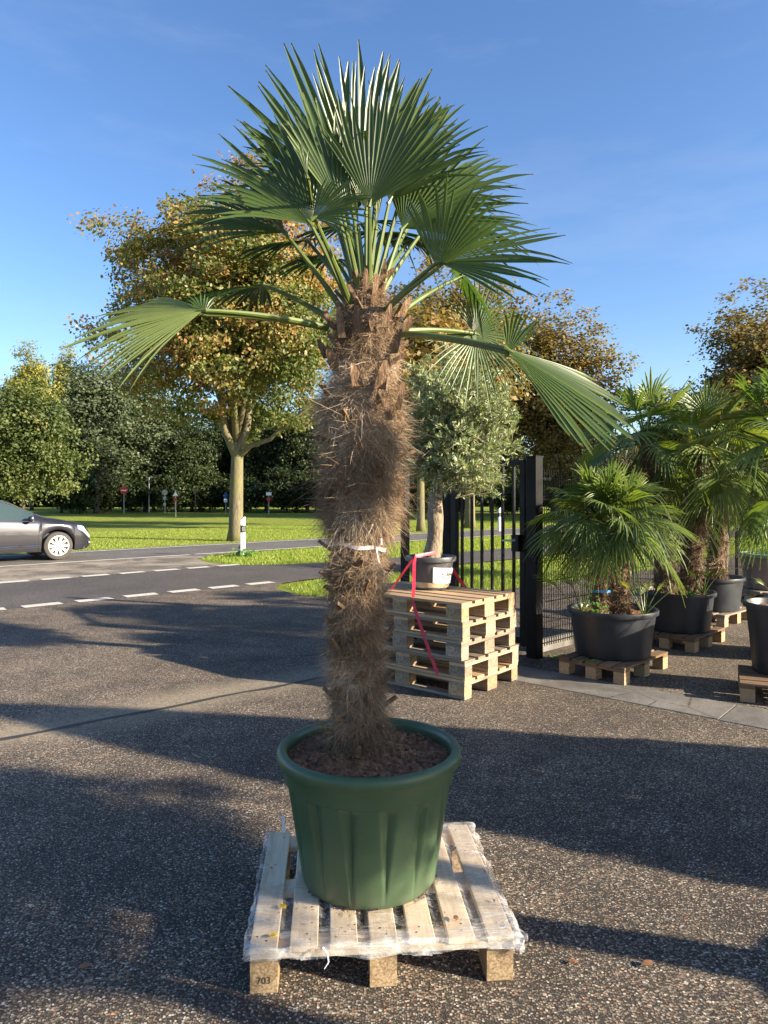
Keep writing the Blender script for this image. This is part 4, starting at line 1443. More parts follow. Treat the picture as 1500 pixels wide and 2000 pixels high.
# sheet parameter: outer rings fold down as a skirt
def film_pt(u, v):
    """u,v in 0..1 over the sheet including skirts"""
    sk = .075
    X = (x0 - sk) + (x1 - x0 + 2 * sk) * u
    Y = (y0 - sk) + (y1 - y0 + 2 * sk) * v
    dn = 0.0
    q = Vector((X * 7, Y * 7, 1.7))
    n1, n2 = mnoise.noise(q), mnoise.noise(q * 2.7)
    skx = sk * (.55 + .45 * mnoise.noise(Vector((Y * 4, 2, 0))))
    x, y, z = X, Y, .1515
    th = 0
    if X < x0:
        dn = max(dn, x0 - X); x = x0 - .004 + .012 * n2
    if X > x1:
        dn = max(dn, X - x1); x = x1 + .004 + .014 * n2
    if Y < y0:
        dn = max(dn, y0 - Y); y = y0 - .003 + .008 * n2
    if Y > y1:
        dn = max(dn, Y - y1); y = y1 + .003 + .010 * n2
    if dn == 0:
        # sag between the boards, ridged wrinkles near the edges
        loc = ((X + PW / 2) % (bw + gap)) / (bw + gap)
        inb = loc < bw / (bw + gap)
        ed = min(X - x0, x1 - X, Y - y0, y1 - Y)
        sag = 0 if inb else -.012 * math.sin((loc - bw / (bw + gap)) / (gap / (bw + gap)) * math.pi)
        if .09 < Y < PD - .09:
            z += sag
        else:
            z += sag * .2
        rid = abs(mnoise.noise(Vector((X * 5 + Y * 6, X * 2.2 - Y * 1.5, 4))))
        z += .010 * max(0, .35 - rid) / .35 * (.25 + .75 * math.exp(-ed / .06))
        right = max(0, (X - .22) / .2)
        z += .007 * right * (.5 + n1)
        th = max(0, .3 - rid) * 1.6 * (.2 + .8 * math.exp(-ed / .05)) + .35 * right * (.4 + .6 * max(0, n1))
    else:
        z -= dn * (.75 + .25 * n1)
        th = .25 + .5 * max(0, n2)
    r = math.hypot(x - pc.x, y - pc.y)
    if r < Rb + .01:
        z = min(z, .1485)
    return (x, y, z), max(0, min(1, th))


pc = Matrix.Rotation(-ang, 3, 'Z') @ (POTC - Vector(mp.location))
for i in range(ny + 1):
    for k in range(nx + 1):
        p, t = film_pt(k / nx, i / ny)
        vs.append(p)
        thick.append(t)
idx = []
nf = 0
for i in range(ny):
    for k in range(nx):
        u, v = k / nx, i / ny
        # ragged lower hem and torn-away patch over the left boards
        hem = .35 + .5 * mnoise.noise(Vector((u * 9, v * 9, 5)))
        e_ = min(u, 1 - u, v, 1 - v)
        if e_ < .035 * max(0, hem + .25):
            continue
        if .10 < u < .235 and v > .52 + .1 * mnoise.noise(Vector((u * 20, v * 9, 2))):
            continue
        b = i * (nx + 1) + k
        idx += [b, b + 1, b + nx + 2, b + nx + 1]
        nf += 1
fm = np_mesh('plastic_film', vs, 4, nf, MT['film'], {'thick': thick}, idx)
film = obj('plastic_film', fm, None, None, smooth=False)
fm.polygons.foreach_set('use_smooth', [True] * nf)
film.location = mp.location
film.rotation_euler = mp.rotation_euler
tag(film, 'crumpled clear stretch film draped over the pallet boards', 'plastic film')


def ribbon_twist(name, pts, w, material, parent=None):
    mb = MB()
    mb.tube(pts, [w * f for f in np.linspace(1, .45, len(pts))], 5)
    return mb.build(name, material, parent, smooth=True)


ribbon_twist('film_tail', [(-.19, -.02, .15), (-.175, -.034, .14), (-.172, -.036, .115), (-.185, -.036, .095)], .0035, MT['white_plastic'], film)
ribbon_twist('film_tail', [(-.355, PD - .02, .152), (-.36, PD, .19), (-.362, PD + .004, .205), (-.38, PD, .212)], .008, MT['white_plastic'], film)
mb = MB()
rr = random.Random(6)
for k in range(9):
    c = Vector((PW / 2 + .012 + rr.uniform(-.02, .014), rr.uniform(-.015, .05), .125 + rr.uniform(-.03, .03)))
    mb.tube([c, c + Vector((rr.uniform(-.01, .03), rr.uniform(-.03, .02), rr.uniform(-.02, .02))), c + Vector((rr.uniform(0, .03), rr.uniform(-.03, .03), rr.uniform(-.03, .02)))], [.006, .012, .003], 5)
mb.build('film_bunch', MT['film'], film, smooth=True)


# ---- fallen leaves and crumbs
def fallen(loc, rz, s, mat_, label, group=None, tilt=0.2):
    S = SHAPES['oval']
    mb = MB()
    top = [(x * s, y * s, .10 * s + .35 * s * abs(x) + .2 * s * y * y * 4 * .3) for x, y in S]
    bot = [(x, y, z - .0012) for x, y, z in top]
    k = len(S)
    mb.add(top + bot, [tuple(range(k)), tuple(range(2 * k - 1, k - 1, -1))] + [(i, k + i, k + (i + 1) % k, (i + 1) % k) for i in range(k)])
    o = mb.build('fallen_leaf', mat_, None)
    o.location = loc
    o.rotation_euler = (0, 0, rz)
    return tag(o, label, 'leaf', group)


MPM = Matrix.Translation(mp.location) @ Matrix.Rotation(ang, 4, 'Z')


def onp(x, y, z):
    return (MPM @ Vector((x, y, z))).to_tuple()


fallen(onp(-.325, .20, .152), .7, .036, MT['yellow_leaf'], 'yellow fallen leaf on the outer left pallet board')
fallen(onp(-.345, .045, .152), 1.9, .032, MT['yellow_leaf'], 'yellow fallen leaf by the front left corner of the pallet')
fallen(onp(.245, .09, .153), .2, .03, MT['brown_leaf'], 'small brown leaf near the front right of the pallet')
fallen(onp(.13, .27, .152), 1.2, .04, MT['brown_leaf'], 'reddish brown leaf at the foot of the green pot')
rr = random.Random(15)
for k, (px, py) in enumerate([(215, 1458), (515, 1495), (150, 1275), (1390, 1706), (1265, 1885), (1120, 1880), (175, 1810), (230, 1790), (165, 1890), (95, 1340), (540, 1435), (1130, 1585)]):
    p = gp(px, py, 0.006)
    fallen(p.to_tuple(), rr.uniform(0, 6), rr.uniform(.025, .045), MT['brown_leaf'], 'small brown fallen leaf lying on the open asphalt', 'leaves on the asphalt')
mb = MB()
for k in range(120):
    x, y = rr.uniform(-PW / 2, PW / 2), rr.uniform(0, PD)
    if math.hypot(x - pc.x, y - pc.y) < Rb + .01:
        continue
    s = rr.uniform(.0015, .006)
    p = Vector(onp(x, y, .156))
    v = [Vector((rr.gauss(0, 1), rr.gauss(0, 1), rr.gauss(0, .5))) * s + p for _ in range(4)]
    mb.add(v, [(0, 1, 2), (0, 2, 3), (0, 3, 1), (1, 3, 2)])
for k in range(60):
    a = rr.uniform(0, 6.28)
    r = Rb + rr.uniform(0, .012)
    p = Vector((POTC.x + r * math.cos(a), POTC.y + r * math.sin(a), .152))
    s = rr.uniform(.002, .005)
    v = [Vector((rr.gauss(0, 1), rr.gauss(0, 1), rr.gauss(0, .5))) * s + p for _ in range(4)]
    mb.add(v, [(0, 1, 2), (0, 2, 3), (0, 3, 1), (1, 3, 2)])
cr = mb.build('dirt_crumbs', MT['soil'])
tag(cr, 'dark soil crumbs scattered on the film-wrapped pallet', 'dirt', kind='stuff')


# ================================================================== OLIVES
def olive(loc, label, seed, h_fork, cc, cr, n_twig, per, trunk_r, leaf=.045, group=None, name='olive_tree', leaf_mat='olive_leaf'):
    e = empty(name, loc)
    tag(e, label, 'tree', group)
    r = random.Random(seed)
    rs_ = np.random.default_rng(seed)
    mb = MB()
    pts, rd = [], []
    n = 9
    for i in range(n):
        u = i / (n - 1)
        pts.append((cc[0] * .3 * u + .015 * math.sin(u * 5), .02 * math.sin(u * 7), h_fork * u))
        rd.append(trunk_r * (1.25 - .25 * u + .08 * math.sin(u * 11 + seed)))
    mb.tube(pts, rd, 14)
    mb.build('trunk', MT['olive_bark'], e, smooth=True)
    top = Vector(pts[-1])
    mbb = MB()
    P, A = [], []
    ends = []
    for k in range(9):
        a = 2 * math.pi * k / 9 + r.uniform(-.3, .3)
        el = r.uniform(.1, 1.3)
        d = Vector((math.cos(a) * math.cos(el) * cr[0], math.sin(a) * math.cos(el) * cr[1], math.sin(el) * cr[2]))
        tgt = Vector(cc) + d * .55 - Vector((0, 0, cr[2] * .25))
        m1 = top.lerp(tgt, .5) + Vector((r.uniform(-.05, .05), r.uniform(-.05, .05), .05))
        r0 = trunk_r * r.uniform(.3, .5)
        mbb.tube([top - Vector((0, 0, .06)), m1, tgt], [r0, r0 * .6, r0 * .3], 7)
        ends += [m1, tgt, m1.lerp(tgt, .5)]
    CC, D, RRr = crown_clumps(rs_, cc, cr, n_twig, seed, .45, -.95, .3)
    for c, dd in zip(CC, D):
        c = Vector(c)
        s = min(ends, key=lambda q: (q - c).length)
        dr = (c - Vector(cc)).normalized() * .6 + Vector((r.gauss(0, .5), r.gauss(0, .5), .55 + r.gauss(0, .4)))
        dr.normalize()
        ln = r.uniform(.16, .34) * (cr[2] / .64) ** .5
        b0 = c - dr * ln * .5
        tip = c + dr * ln * .6 + Vector((0, 0, -.04))
        if r.random() < .35:
            mbb.tube([s, s.lerp(b0, .6) + Vector((0, 0, .02)), b0], [.006, .005, .004], 4, False)
        mbb.tube([b0, c, tip], [.0035, .0028, .0012], 4, False)
        for i in range(per):
            u = r.random() ** .8
            q = b0.lerp(c, u * 2) if u < .5 else c.lerp(tip, u * 2 - 1)
            sd_ = Vector((r.gauss(0, 1), r.gauss(0, 1), r.gauss(0, 1)))
            sd_ = (sd_ - dr * sd_.dot(dr)).normalized()
            la = (dr * .75 + sd_ * .8).normalized()
            q = q + la * leaf * .5
            P.append(tuple(q))
            A.append(tuple(la))
    mbb.build('branches', MT['olive_bark'], e, smooth=True)
    P, A = np.array(P), np.array(A)
    n = len(P)
    nr = np.cross(A, rs_.normal(size=(n, 3))) + np.array([0, 0, .3])
    tint = np.clip(rs_.normal(.5, .25, n), 0, 1)
    lm = leaf_mesh('crown', P, nr, leaf * rs_.uniform(.7, 1.25, n), tint, 'lance', MT[leaf_mat], rs_, .1, A)
    obj('crown', lm, None, e)
    return e


OL = Vector((.41, 6.22, STACK_TOP + .001))
tub('olive_tub', OL, .197, .15, .285, 'small dark tub with a handwritten price sheet on the pallet stack', MT['grey_tub'], .24, group=None)
olt = bpy.data.objects['olive_tub']
# pale packing tape bands, price sheet
for z0, z1, r0, r1 in ((.195, .232, .186, .192), (.022, .065, .157, .164)):
    mb = MB()
    n = 60
    vs, fs = [], []
    for k in range(n):
        a = 2 * math.pi * k / n
        vs += [(r0 * math.cos(a), r0 * math.sin(a), z0 + .003 * math.sin(a * 3)), (r1 * math.cos(a), r1 * math.sin(a), z1 + .003 * math.sin(a * 2))]
    for k in range(n):
        k2 = (k + 1) % n
        fs.append((2 * k, 2 * k2, 2 * k2 + 1, 2 * k + 1))
    mb.add(vs, fs).build('tape_band', MT['tan_tape'], olt, smooth=True)
mb = MB()
vs, fs = [], []
for k in range(11):
    a = R(-88 + k * 8.2)
    for z, r in ((.066, .1675), (.13, .180), (.20, .1915)):
        vs.append((r * math.cos(a), r * math.sin(a), z - (.02 * k / 10)))
for k in range(10):
    for i in range(2):
        fs.append((k * 3 + i, k * 3 + 3 + i, k * 3 + 4 + i, k * 3 + 1 + i))
mb.add(vs, fs)
sheet_o = mb.build('price_sheet', MT['paper'], olt, smooth=True)
for ch, dg in (('1', -60), ('3', -45), ('9', -31)):
    a = R(dg)
    rr_ = .1905
    text_on(sheet_o, ch, .088, Matrix.Translation((rr_ * math.cos(a), rr_ * math.sin(a), .125)) @ Matrix.Rotation(a + R(90), 4, 'Z') @ Matrix.Rotation(R(90 - 10), 4, 'X'), MT['ink'], 'digit', .0008)
olive(OL + Vector((0, 0, .235)), 'potted olive with dense silvery crown on the pallet stack', 51, .60, (.20, -.02, 1.12), (.56, .54, .74), 900, 40, .062, .05)


# red lashing straps
def strap(name, pts, w, label, group):
    mb = MB()
    vs, fs = [], []
    pts = [Vector(p) for p in pts]
    for i, p in enumerate(pts):
        t = (pts[min(i + 1, len(pts) - 1)] - pts[max(i - 1, 0)]).normalized()
        view = Vector((p.x, p.y, 0)).normalized()
        s = t.cross(view).normalized() * w / 2
        th = view * .0015
        vs += [p - s - th, p + s - th, p + s + th, p - s + th]
    for i in range(len(pts) - 1):
        for k in range(4):
            fs.append((i * 4 + k, i * 4 + (k + 1) % 4, i * 4 + 4 + (k + 1) % 4, i * 4 + 4 + k))
    mb.add(vs, fs)
    o = mb.build(name, MT['red_strap'])
    return tag(o, label, 'strap', group)


tz0 = STACK_TOP
lf = corner + c2 * .37 - c1 * .012      # point on the shaded long face
strap('lashing_strap', [at(853, 1079, 6.16), at(812, 1086, 6.02), at(809, 1100, 5.98), at(808, 1155, 5.72), at(806, 1172, 5.66), at(812, 1195, 5.64), at(835, 1262, 5.55), at(858, 1326, 5.50)], .026, 'red lashing strap running down the shaded side of the pallet stack', 'red straps')
strap('lashing_strap', [at(811, 1086, 6.02), at(790, 1115, 6.05), at(765, 1150, 6.1), at(745, 1178, 6.12)], .018, 'red strap slanting from the olive tub rim towards the palm trunk', 'red straps')
strap('lashing_strap', [at(884, 1112, 6.3), at(900, 1136, 6.4), at(920, 1160, 6.46)], .028, 'short red strap on the sunny side of the olive tub', 'red straps')
# white tag stapled on the lowest pallet
q = corner + c1 * .42
mb = MB().box((0, 0, 0), (.075, .004, .055))
lb = mb.build('paper_tag', MT['paper'])
lb.location = q - c2 * .008 + Vector((0, 0, .065))
lb.rotation_euler = (0, 0, math.atan2(c1.y, c1.x))
tag(lb, 'white paper tag on the lowest pallet of the stack', 'tag')

# ================================================================== GATE AND FENCE
gt = empty('gate_post', (1.43, 6.76, 0), R(42))
tag(gt, 'thick black square gate post beside the potted palms', 'gate post')
MB().box((0, 0, .95), (.115, .115, 1.90)).build('post', MT['black_metal'], gt, bevel=.006)
MB().box((0, 0, 1.906), (.121, .121, .012)).build('cap', MT['black_metal'], gt)
gate = empty('metal_gate', (1.37, 6.86, 0), 0)
tag(gate, 'open black metal gate leaf with vertical bars behind the pallet stack', 'gate')
ga, gb = Vector((0, 0, 0)), Vector((.74, 7.72, 0)) - Vector((1.37, 6.86, 0))
gd = gb.normalized()
gang = math.atan2(gb.y, gb.x)
gl = gb.length
for nm, s0, wd in (('stile', .03, .06), ('stile', gl - .04, .08)):
    p = gd * s0
    MB().box((p.x, p.y, .98), (wd, .05, 1.8), gang).build(nm, MT['black_metal'], gate)
for z, hh in ((1.86, .055), (.13, .06)):
    p = gd * (gl / 2)
    MB().box((p.x, p.y, z), (gl - .13, .045, hh), gang).build('rail', MT['black_metal'], gate)
nb = 6
for k in range(nb):
    p = gd * (.16 + k * (gl - .32) / (nb - 1))
    mb = MB()
    mb.box((p.x, p.y, .995), (.024, .024, 1.66), gang)
    mb.build('bar', MT['black_metal'], gate)
p = gd * .05
lk_ = MB().box((p.x - .06, p.y - .06, 1.08), (.09, .07, .16), gang).build('lock_box', MT['black_metal'], gate)
mb = MB()
q0 = Vector((p.x - .08, p.y - .1, 1.11))
mb.tube([q0, q0 + Vector((-.02, -.05, 0)), q0 + Vector((-.14, -.05, 0))], .010, 8)
mb.build('handle', MT['steel'], lk_)
g2 = empty('gate_post', (.735, 7.86, 0), R(52))
tag(g2, 'black double gate stile seen behind the olive trunk', 'gate post')
MB().box((0, 0, .97), (.05, .08, 1.9)).build('post', MT['black_metal'], g2)
MB().box((-.09, 0, .97), (.05, .06, 1.9)).build('post', MT['black_metal'], g2)
MB().box((-.045, 0, 1.6), (.05, .03, .06)).build('hinge', MT['black_metal'], g2)
MB().box((-.045, 0, .35), (.05, .03, .06)).build('hinge', MT['black_metal'], g2)
g3 = empty('gate_post', (.265, 8.95, 0), R(42))
tag(g3, 'slim black post between the palm trunk and the olive', 'gate post')
MB().box((0, 0, .95), (.08, .08, 1.9)).build('post', MT['black_metal'], g3)
MB().box((0, 0, 1.906), (.086, .086, .012)).build('cap', MT['black_metal'], g3)
# wire mesh fence from the big post along the yard
fe = empty('wire_fence', (1.52, 6.90, 0), math.atan2(.68, .74))
tag(fe, 'black wire mesh fence running behind the potted palms', 'fence')
FL = 9.0
for k in range(4):
    L0, L1 = k * 2.4 + .02, k * 2.4 + 2.36
    mb = MB()
    nrod = 60
    for i in range(nrod):
        x = L0 + (L1 - L0) * i / (nrod - 1)
        mb.box((x, 0, .93), (.005, .005, 1.72))
    w = mb.build('wire_panel', MT['black_metal'], fe)
    tag(w, kind='stuff')
    for z in (.1, .3, .5, .7, .9, 1.1, 1.3, 1.5, 1.7):
        MB().box(((L0 + L1) / 2, -.007, z), (L1 - L0, .006, .008)).build('wire_rail', MT['black_metal'], fe)
    MB().box((L1 + .02, .01, .95), (.06, .04, 1.9)).build('post', MT['black_metal'], fe)
MB().box((1.2, .06, .06), (2.3, .05, .12)).build('base_board', MT['concrete'], fe)

# ================================================================== POTTED PALMS ON THE RIGHT
def small_pallet(loc, rz, label, L, Wd, seed, deck='brown_wood'):
    e = empty('wooden_pallet', loc, rz)
    tag(e, label, 'pallet', None)
    j = random.Random(seed)
    n = 5
    w = Wd / n * .82
    for k in range(n):
        y = -Wd / 2 + w / 2 + k * (Wd - w) / (n - 1)
        board('deck_board', e, (0, y, .134), (L, w, .02), MT[deck], 'x', 0, j)
    for x in (-L / 2 + .05, 0, L / 2 - .05):
        board('stringer', e, (x, 0, .113), (Wd - .004, .1, .022), MT[deck], 'y', 0)
        for y in (-Wd / 2 + .05, 0, Wd / 2 - .05):
            board('block', e, (x, y, .051), (.1, .095, .10), MT['tan_wood'], 'x', 0)
    return e


pz = .146
# first tub
a_ = gp(1220, 1340)
v1 = Vector((.58, .59, 0)).normalized()
v2 = Vector((-v1.y, v1.x, 0))
pcen = a_ + v1 * .42 + v2 * .30
small_pallet(pcen.to_tuple(), math.atan2(v1.y, v1.x), 'brown pallet under the nearest black tub by the gate post', .84, .60, 61)
T1 = Vector(((1196 - 750) / F * 6.28, 6.28, pz))
tub('palm_tub', T1, .362, .318, .405, 'round black tub with twin-trunk dwarf palm and blue tape by the gate', MT['black_plastic'], .36)
# second tub
T2 = Vector(((1323 - 750) / F * 7.45, 7.45, pz))
small_pallet((T2.x + .02, T2.y - .02, 0), R(45), 'brown pallet under the sunlit second black tub', .8, .62, 62)
tub('palm_tub', T2, .352, .315, .40, 'large black tub catching sun on its side, second from the gate', MT['black_plastic'], .36)
T3 = Vector(((1388 - 750) / F * 8.75, 8.75, pz))
small_pallet((T3.x + .03, T3.y, 0), R(42), 'brown pallet under the farthest black tub', .82, .62, 63, 'grey_wood')
tub('palm_tub', T3, .36, .32, .40, 'black tub with single-trunk palm, farthest from the gate', MT['black_plastic'], .35)
T4 = Vector((3.16, 5.62, pz))
small_pallet((3.15, 5.42, 0), R(-25), 'old wooden pallet standing on the concrete strip edge', .8, .62, 64, 'brown_wood')
tub('palm_tub', T4, .27, .225, .55, 'tall narrow black tub with a palm seedling by the concrete strip', MT['black_plastic'], .50)
T5 = Vector((5.75, 10.6, .15))
small_pallet((T5.x, T5.y, 0), R(20), 'wooden pallet under the taupe pot', .9, .8, 65, 'grey_wood')
tub('taupe_pot', T5, .40, .34, .50, 'taupe pot with pale green rim far back in the nursery yard', MT['brown_pot'], .44)
MB().lathe([(.42, .47), (.44, .475), (.44, .52), (.40, .525), (.395, .47)], 48).build('rim', MT['pale_green'], bpy.data.objects['taupe_pot'], smooth=True)

# twin-trunk palm in the first tub
p1 = empty('fan_palm', (T1.x, T1.y, pz + .35))
tag(p1, 'bushy twin-trunk fan palm with blue tape in the tub by the gate', 'palm')
O1 = Vector(p1.location)
for (px_, x0_, x1_, zt, sd_) in ((0, -.12, -.10, .78, 71), (1, .06, .04, .72, 72)):
    fibre_trunk(p1, [(x0_, -.05, 0), (x0_ * .9 + x1_ * .1, -.05, .12), ((x0_ + x1_) / 2, -.05, .25), (x1_, -.05, zt)], [.085, .075, .07, .055], 5000, .05, sd_, .0016, stubs=10, tint_lo=.4, tint_hi=.5, stub_len=.05)
crown_random(p1, O1, O1 + Vector((-.10, -.05, .79)), 38, .33, .37, 73, {'palm_leaf_mid': 8, 'palm_leaf_pale': 2}, 30, 84, -14, 220, .5, .006, .4)
crown_random(p1, O1, O1 + Vector((.05, -.03, .73)), 30, .33, .36, 74, {'palm_leaf_mid': 8, 'palm_leaf_pale': 2}, 30, 82, -14, 220, .5, .006, 1.9)
mb = MB()
mb.lathe([(.079, 0), (.081, .0), (.081, .022), (.079, .022)], 28)
o = mb.build('tape', MT['blue_tape'])
o.location = O1 + Vector((-.114, -.05, .2))
tag(o, 'bright blue tape ring round the left dwarf palm trunk', 'tape')
# seedlings in the tubs
def sprout(loc, n, h, seed, label, mat_='palm_leaf_pale', name='palm_seedling'):
    e = empty(name, loc)
    tag(e, label, 'plant', None)
    r = random.Random(seed)
    for i in range(n):
        a = i * 2.4 + r.uniform(-.3, .3)
        el = R(r.uniform(45, 82))
        d = Vector((math.cos(a) * math.cos(el), math.sin(a) * math.cos(el), math.sin(el)))
        hub = Vector(loc) + d * h * r.uniform(.5, .85)
        frond(e, Vector(loc), r, Vector(loc), hub, d + Vector((0, 0, -.2)), Vector((0, 0, 1)) - d * .6, h * r.uniform(.4, .6), 120, 9, mat_, pet_r=.004, split=.3, wid=.6, rings=(.02, .3, .6, .85, 1.0), tipdroop=.4)
    return e


sprout(T1 + Vector((-.30, -.1, .36)), 9, .52, 81, 'slender young palm with arching leaflets beside the wire fence')
sprout(T1 + Vector((.22, -.16, .36)), 7, .34, 82, 'young upright palm shoot at the right rim of the first tub')
sprout(T4 + Vector((-.06, -.12, .50)), 6, .28, 83, 'small bright palm seedling in the tall narrow tub')
sprout(T2 + Vector((.22, -.1, .36)), 7, .36, 84, 'young dark palm shoot beside the shaggy trunks of the second tub', 'palm_leaf')


def weeds(loc, n, spread, seed, label, h=.06, leaf=.03):
    r = np.random.default_rng(seed)
    P = np.column_stack([r.normal(0, spread, n), r.normal(0, spread * .6, n), np.abs(r.normal(0, h, n))])
    nr = unit(r, n) * .5 + np.array([0, -.3, .8])
    m = leaf_mesh('weeds', P, nr, leaf * r.uniform(.6, 1.4, n), r.uniform(0, 1, n), 'oval', MT['weed'], r)
    o = obj('weeds', m)
    o.location = loc
    return tag(o, label, 'weeds', kind='stuff')


weeds(T1 + Vector((-.24, -.26, .40)), 60, .07, 91, 'bright green weeds spilling over the first tub rim')
weeds(T2 + Vector((.05, -.2, .38)), 50, .06, 92, 'green weeds in the second tub', .03)
weeds(T5 + Vector((-.05, -.1, .5)), 240, .16, 93, 'light green plants growing in the taupe pot', .09, .04)
weeds(Vector((1.75, 6.72, .0)), 120, .10, 94, 'dry leaf litter and weeds at the fence foot', .008, .03)
weeds(T1 + Vector((-.31, -.38, .0)), 24, .03, 95, 'small weed at the foot of the first tub', .02, .02)

# taller palms behind
p2 = empty('fan_palm', (T2.x, T2.y, pz + .35))
tag(p2, 'tall twin-trunk fan palm with yellowed old fronds in the second tub', 'palm')
O2 = Vector(p2.location)
fibre_trunk(p2, [(-.13, 0, 0), (-.12, 0, .25), (-.17, .0, .7), (-.26, 0, 1.25), (-.33, 0, 1.62)], [.12, .105, .09, .085, .06], 9000, .06, 75, .002, stubs=26, tint_lo=.45, tint_hi=.6)
fibre_trunk(p2, [(.13, .02, 0), (.14, .02, .25), (.22, .04, .8), (.30, .05, 1.5)], [.11, .10, .09, .06], 7000, .06, 76, .002, stubs=16, tint_lo=.45, tint_hi=.6)
crown_random(p2, O2, O2 + Vector((-.33, 0, 1.62)), 22, .40, .47, 77, {'palm_leaf_mid': 5, 'palm_leaf_pale': 4, 'palm_leaf_old': 2}, 28, 82, -45, 220, .5, .009, .2)
crown_random(p2, O2, O2 + Vector((.30, .05, 1.52)), 24, .42, .48, 78, {'palm_leaf_mid': 6, 'palm_leaf_pale': 3, 'palm_leaf_old': 1}, 28, 80, -40, 220, .35, .009, 2.0)
p3 = empty('fan_palm', (T3.x, T3.y, pz + .34))
tag(p3, 'single-trunk fan palm in the farthest black tub', 'palm')
O3 = Vector(p3.location)
fibre_trunk(p3, [(.06, 0, 0), (.07, 0, .3), (.10, 0, .7), (.14, 0, 1.35)], [.12, .10, .095, .07], 6000, .06, 79, .0022, stubs=16, tint_lo=.5, tint_hi=.6)
crown_random(p3, O3, O3 + Vector((.14, 0, 1.38)), 24, .5, .52, 80, {'palm_leaf_mid': 7, 'palm_leaf_pale': 3}, 28, 82, -50, 220, .45, .01, 1.2)
p4 = empty('fan_palm', (T4.x + .75, T4.y + 1.2, .1))
tag(p4, 'large fan palm reaching over the yard beside the narrow tub', 'palm')
O4 = Vector(p4.location)
fibre_trunk(p4, [(0, 0, .4), (0, 0, .9), (0, 0, 1.4), (0, 0, 1.85)], [.13, .12, .12, .08], 6000, .07, 85, .002, stubs=18, tint_lo=.45, tint_hi=.6)
crown_random(p4, O4, O4 + Vector((0, 0, 1.86)), 26, .62, .55, 86, {'palm_leaf_mid': 8, 'palm_leaf_pale': 2}, 30, 82, -35, 220, .42, .011, .6)
tub('palm_tub', (O4.x, O4.y, .006), .36, .32, .5, 'black tub under the large palm past the narrow tub', MT['black_plastic'], .45)

# evergreen standards behind the tubs
olive((6.0, 12.6, 0.0), 'dark evergreen standard tree behind the taupe pot', 52, 1.2, (.1, 0, 1.95), (1.0, .9, .95), 420, 30, .07, .06, leaf_mat='tree_dark')
olive((4.6, 13.5, 0.0), 'dark evergreen standard tree behind the single-trunk palm', 54, 1.1, (.1, 0, 1.9), (1.0, .9, 1.0), 420, 30, .07, .06, leaf_mat='tree_dark')

# ---- unseen stand-in plants past the right edge, added to cast the yard shadows
SH1 = Vector((2.95, 1.72, 0))
small_pallet((SH1.x, SH1.y, 0), .2, 'pallet under the unseen olive added to shade the green pot', .8, .8, 66)
tub('olive_tub', (SH1.x, SH1.y, .146), .30, .25, .42, 'black tub under the unseen olive added to shade the green pot', MT['black_plastic'], .38)
olive(SH1 + Vector((0, 0, .5)), 'big unseen potted olive added to shade the green pot', 56, .75, (0, 0, 1.30), (.78, .78, .66), 620, 34, .075, .055)
SH3 = Vector((2.95, .98, 0))  # extra olive out of view, added to darken the near left ground
small_pallet((SH3.x, SH3.y, 0), .1, 'pallet under the second unseen olive added for its shadow', .7, .6, 68)
tub('olive_tub', (SH3.x, SH3.y, .146), .27, .22, .40, 'black tub under the second unseen olive added for its shadow', MT['black_plastic'], .36)
olive(SH3 + Vector((0, 0, .5)), 'second unseen potted olive added to shade the near left of the yard', 57, .85, (0, 0, 1.42), (.62, .62, .62), 520, 34, .07, .055)
SH2 = Vector((4.2, 2.75, 0))  # cone-shaped shrub out of view, added for the long tapering shadow
small_pallet((SH2.x, SH2.y, 0), .5, 'pallet under the unseen conical evergreen added for its shadow', .9, .9, 67)
tub('shadow_shrub_tub', (SH2.x, SH2.y, .146), .34, .30, .42, 'black tub under the unseen conical evergreen added for its shadow', MT['black_plastic'], .38)
rsx = np.random.default_rng(5)
nn = 26000
hz = rsx.uniform(0, 1, nn) ** 1.5
an = rsx.uniform(0, 2 * np.pi, nn)
rad_ = (.92 * (1 - hz) ** .8 + .05) * rsx.uniform(.3, 1.0, nn) ** .4
P = np.column_stack([rad_ * np.cos(an), rad_ * np.sin(an), .1 + hz * 2.15])
lm = leaf_mesh('crown', P, unit(rsx, nn), .06 * rsx.uniform(.6, 1.4, nn), rsx.uniform(0, 1, nn), 'oval', MT['tree_dark'], rsx)
ce = empty('shadow_shrub', (SH2.x, SH2.y, .52))
tag(ce, 'tall unseen conical evergreen shrub added to cast a yard shadow', 'shrub')
obj('crown', lm, None, ce)
MB().tube([(0, 0, 0), (0, 0, 1.0), (0, 0, 2.0)], [.05, .035, .01], 10).build('trunk', MT['dark_bark'], ce)

# ================================================================== DELINEATOR POST
dp = gp(474, 1086)
de = empty('delineator_post', (dp.x, dp.y, -.03), R(25))
tag(de, 'white roadside delineator post with black band on the verge', 'road post')


def post_sec(z, s=1.0):
    pts = [(-.06, -.035), (.0, -.065), (.06, -.035), (.05, .05), (-.05, .05)]
    return [(x * s, y * s, z) for x, y in pts]


def prism(secs):
    mb = MB()
    vs = [p for s in secs for p in s]
    k = len(secs[0])
    fs = []
    for i in range(len(secs) - 1):
        for q in range(k):
            fs.append((i * k + q, i * k + (q + 1) % k, (i + 1) * k + (q + 1) % k, (i + 1) * k + q))
    fs.append(tuple(range(k))[::-1])
    fs.append(tuple(range((len(secs) - 1) * k, len(secs) * k)))
    return mb.add(vs, fs)


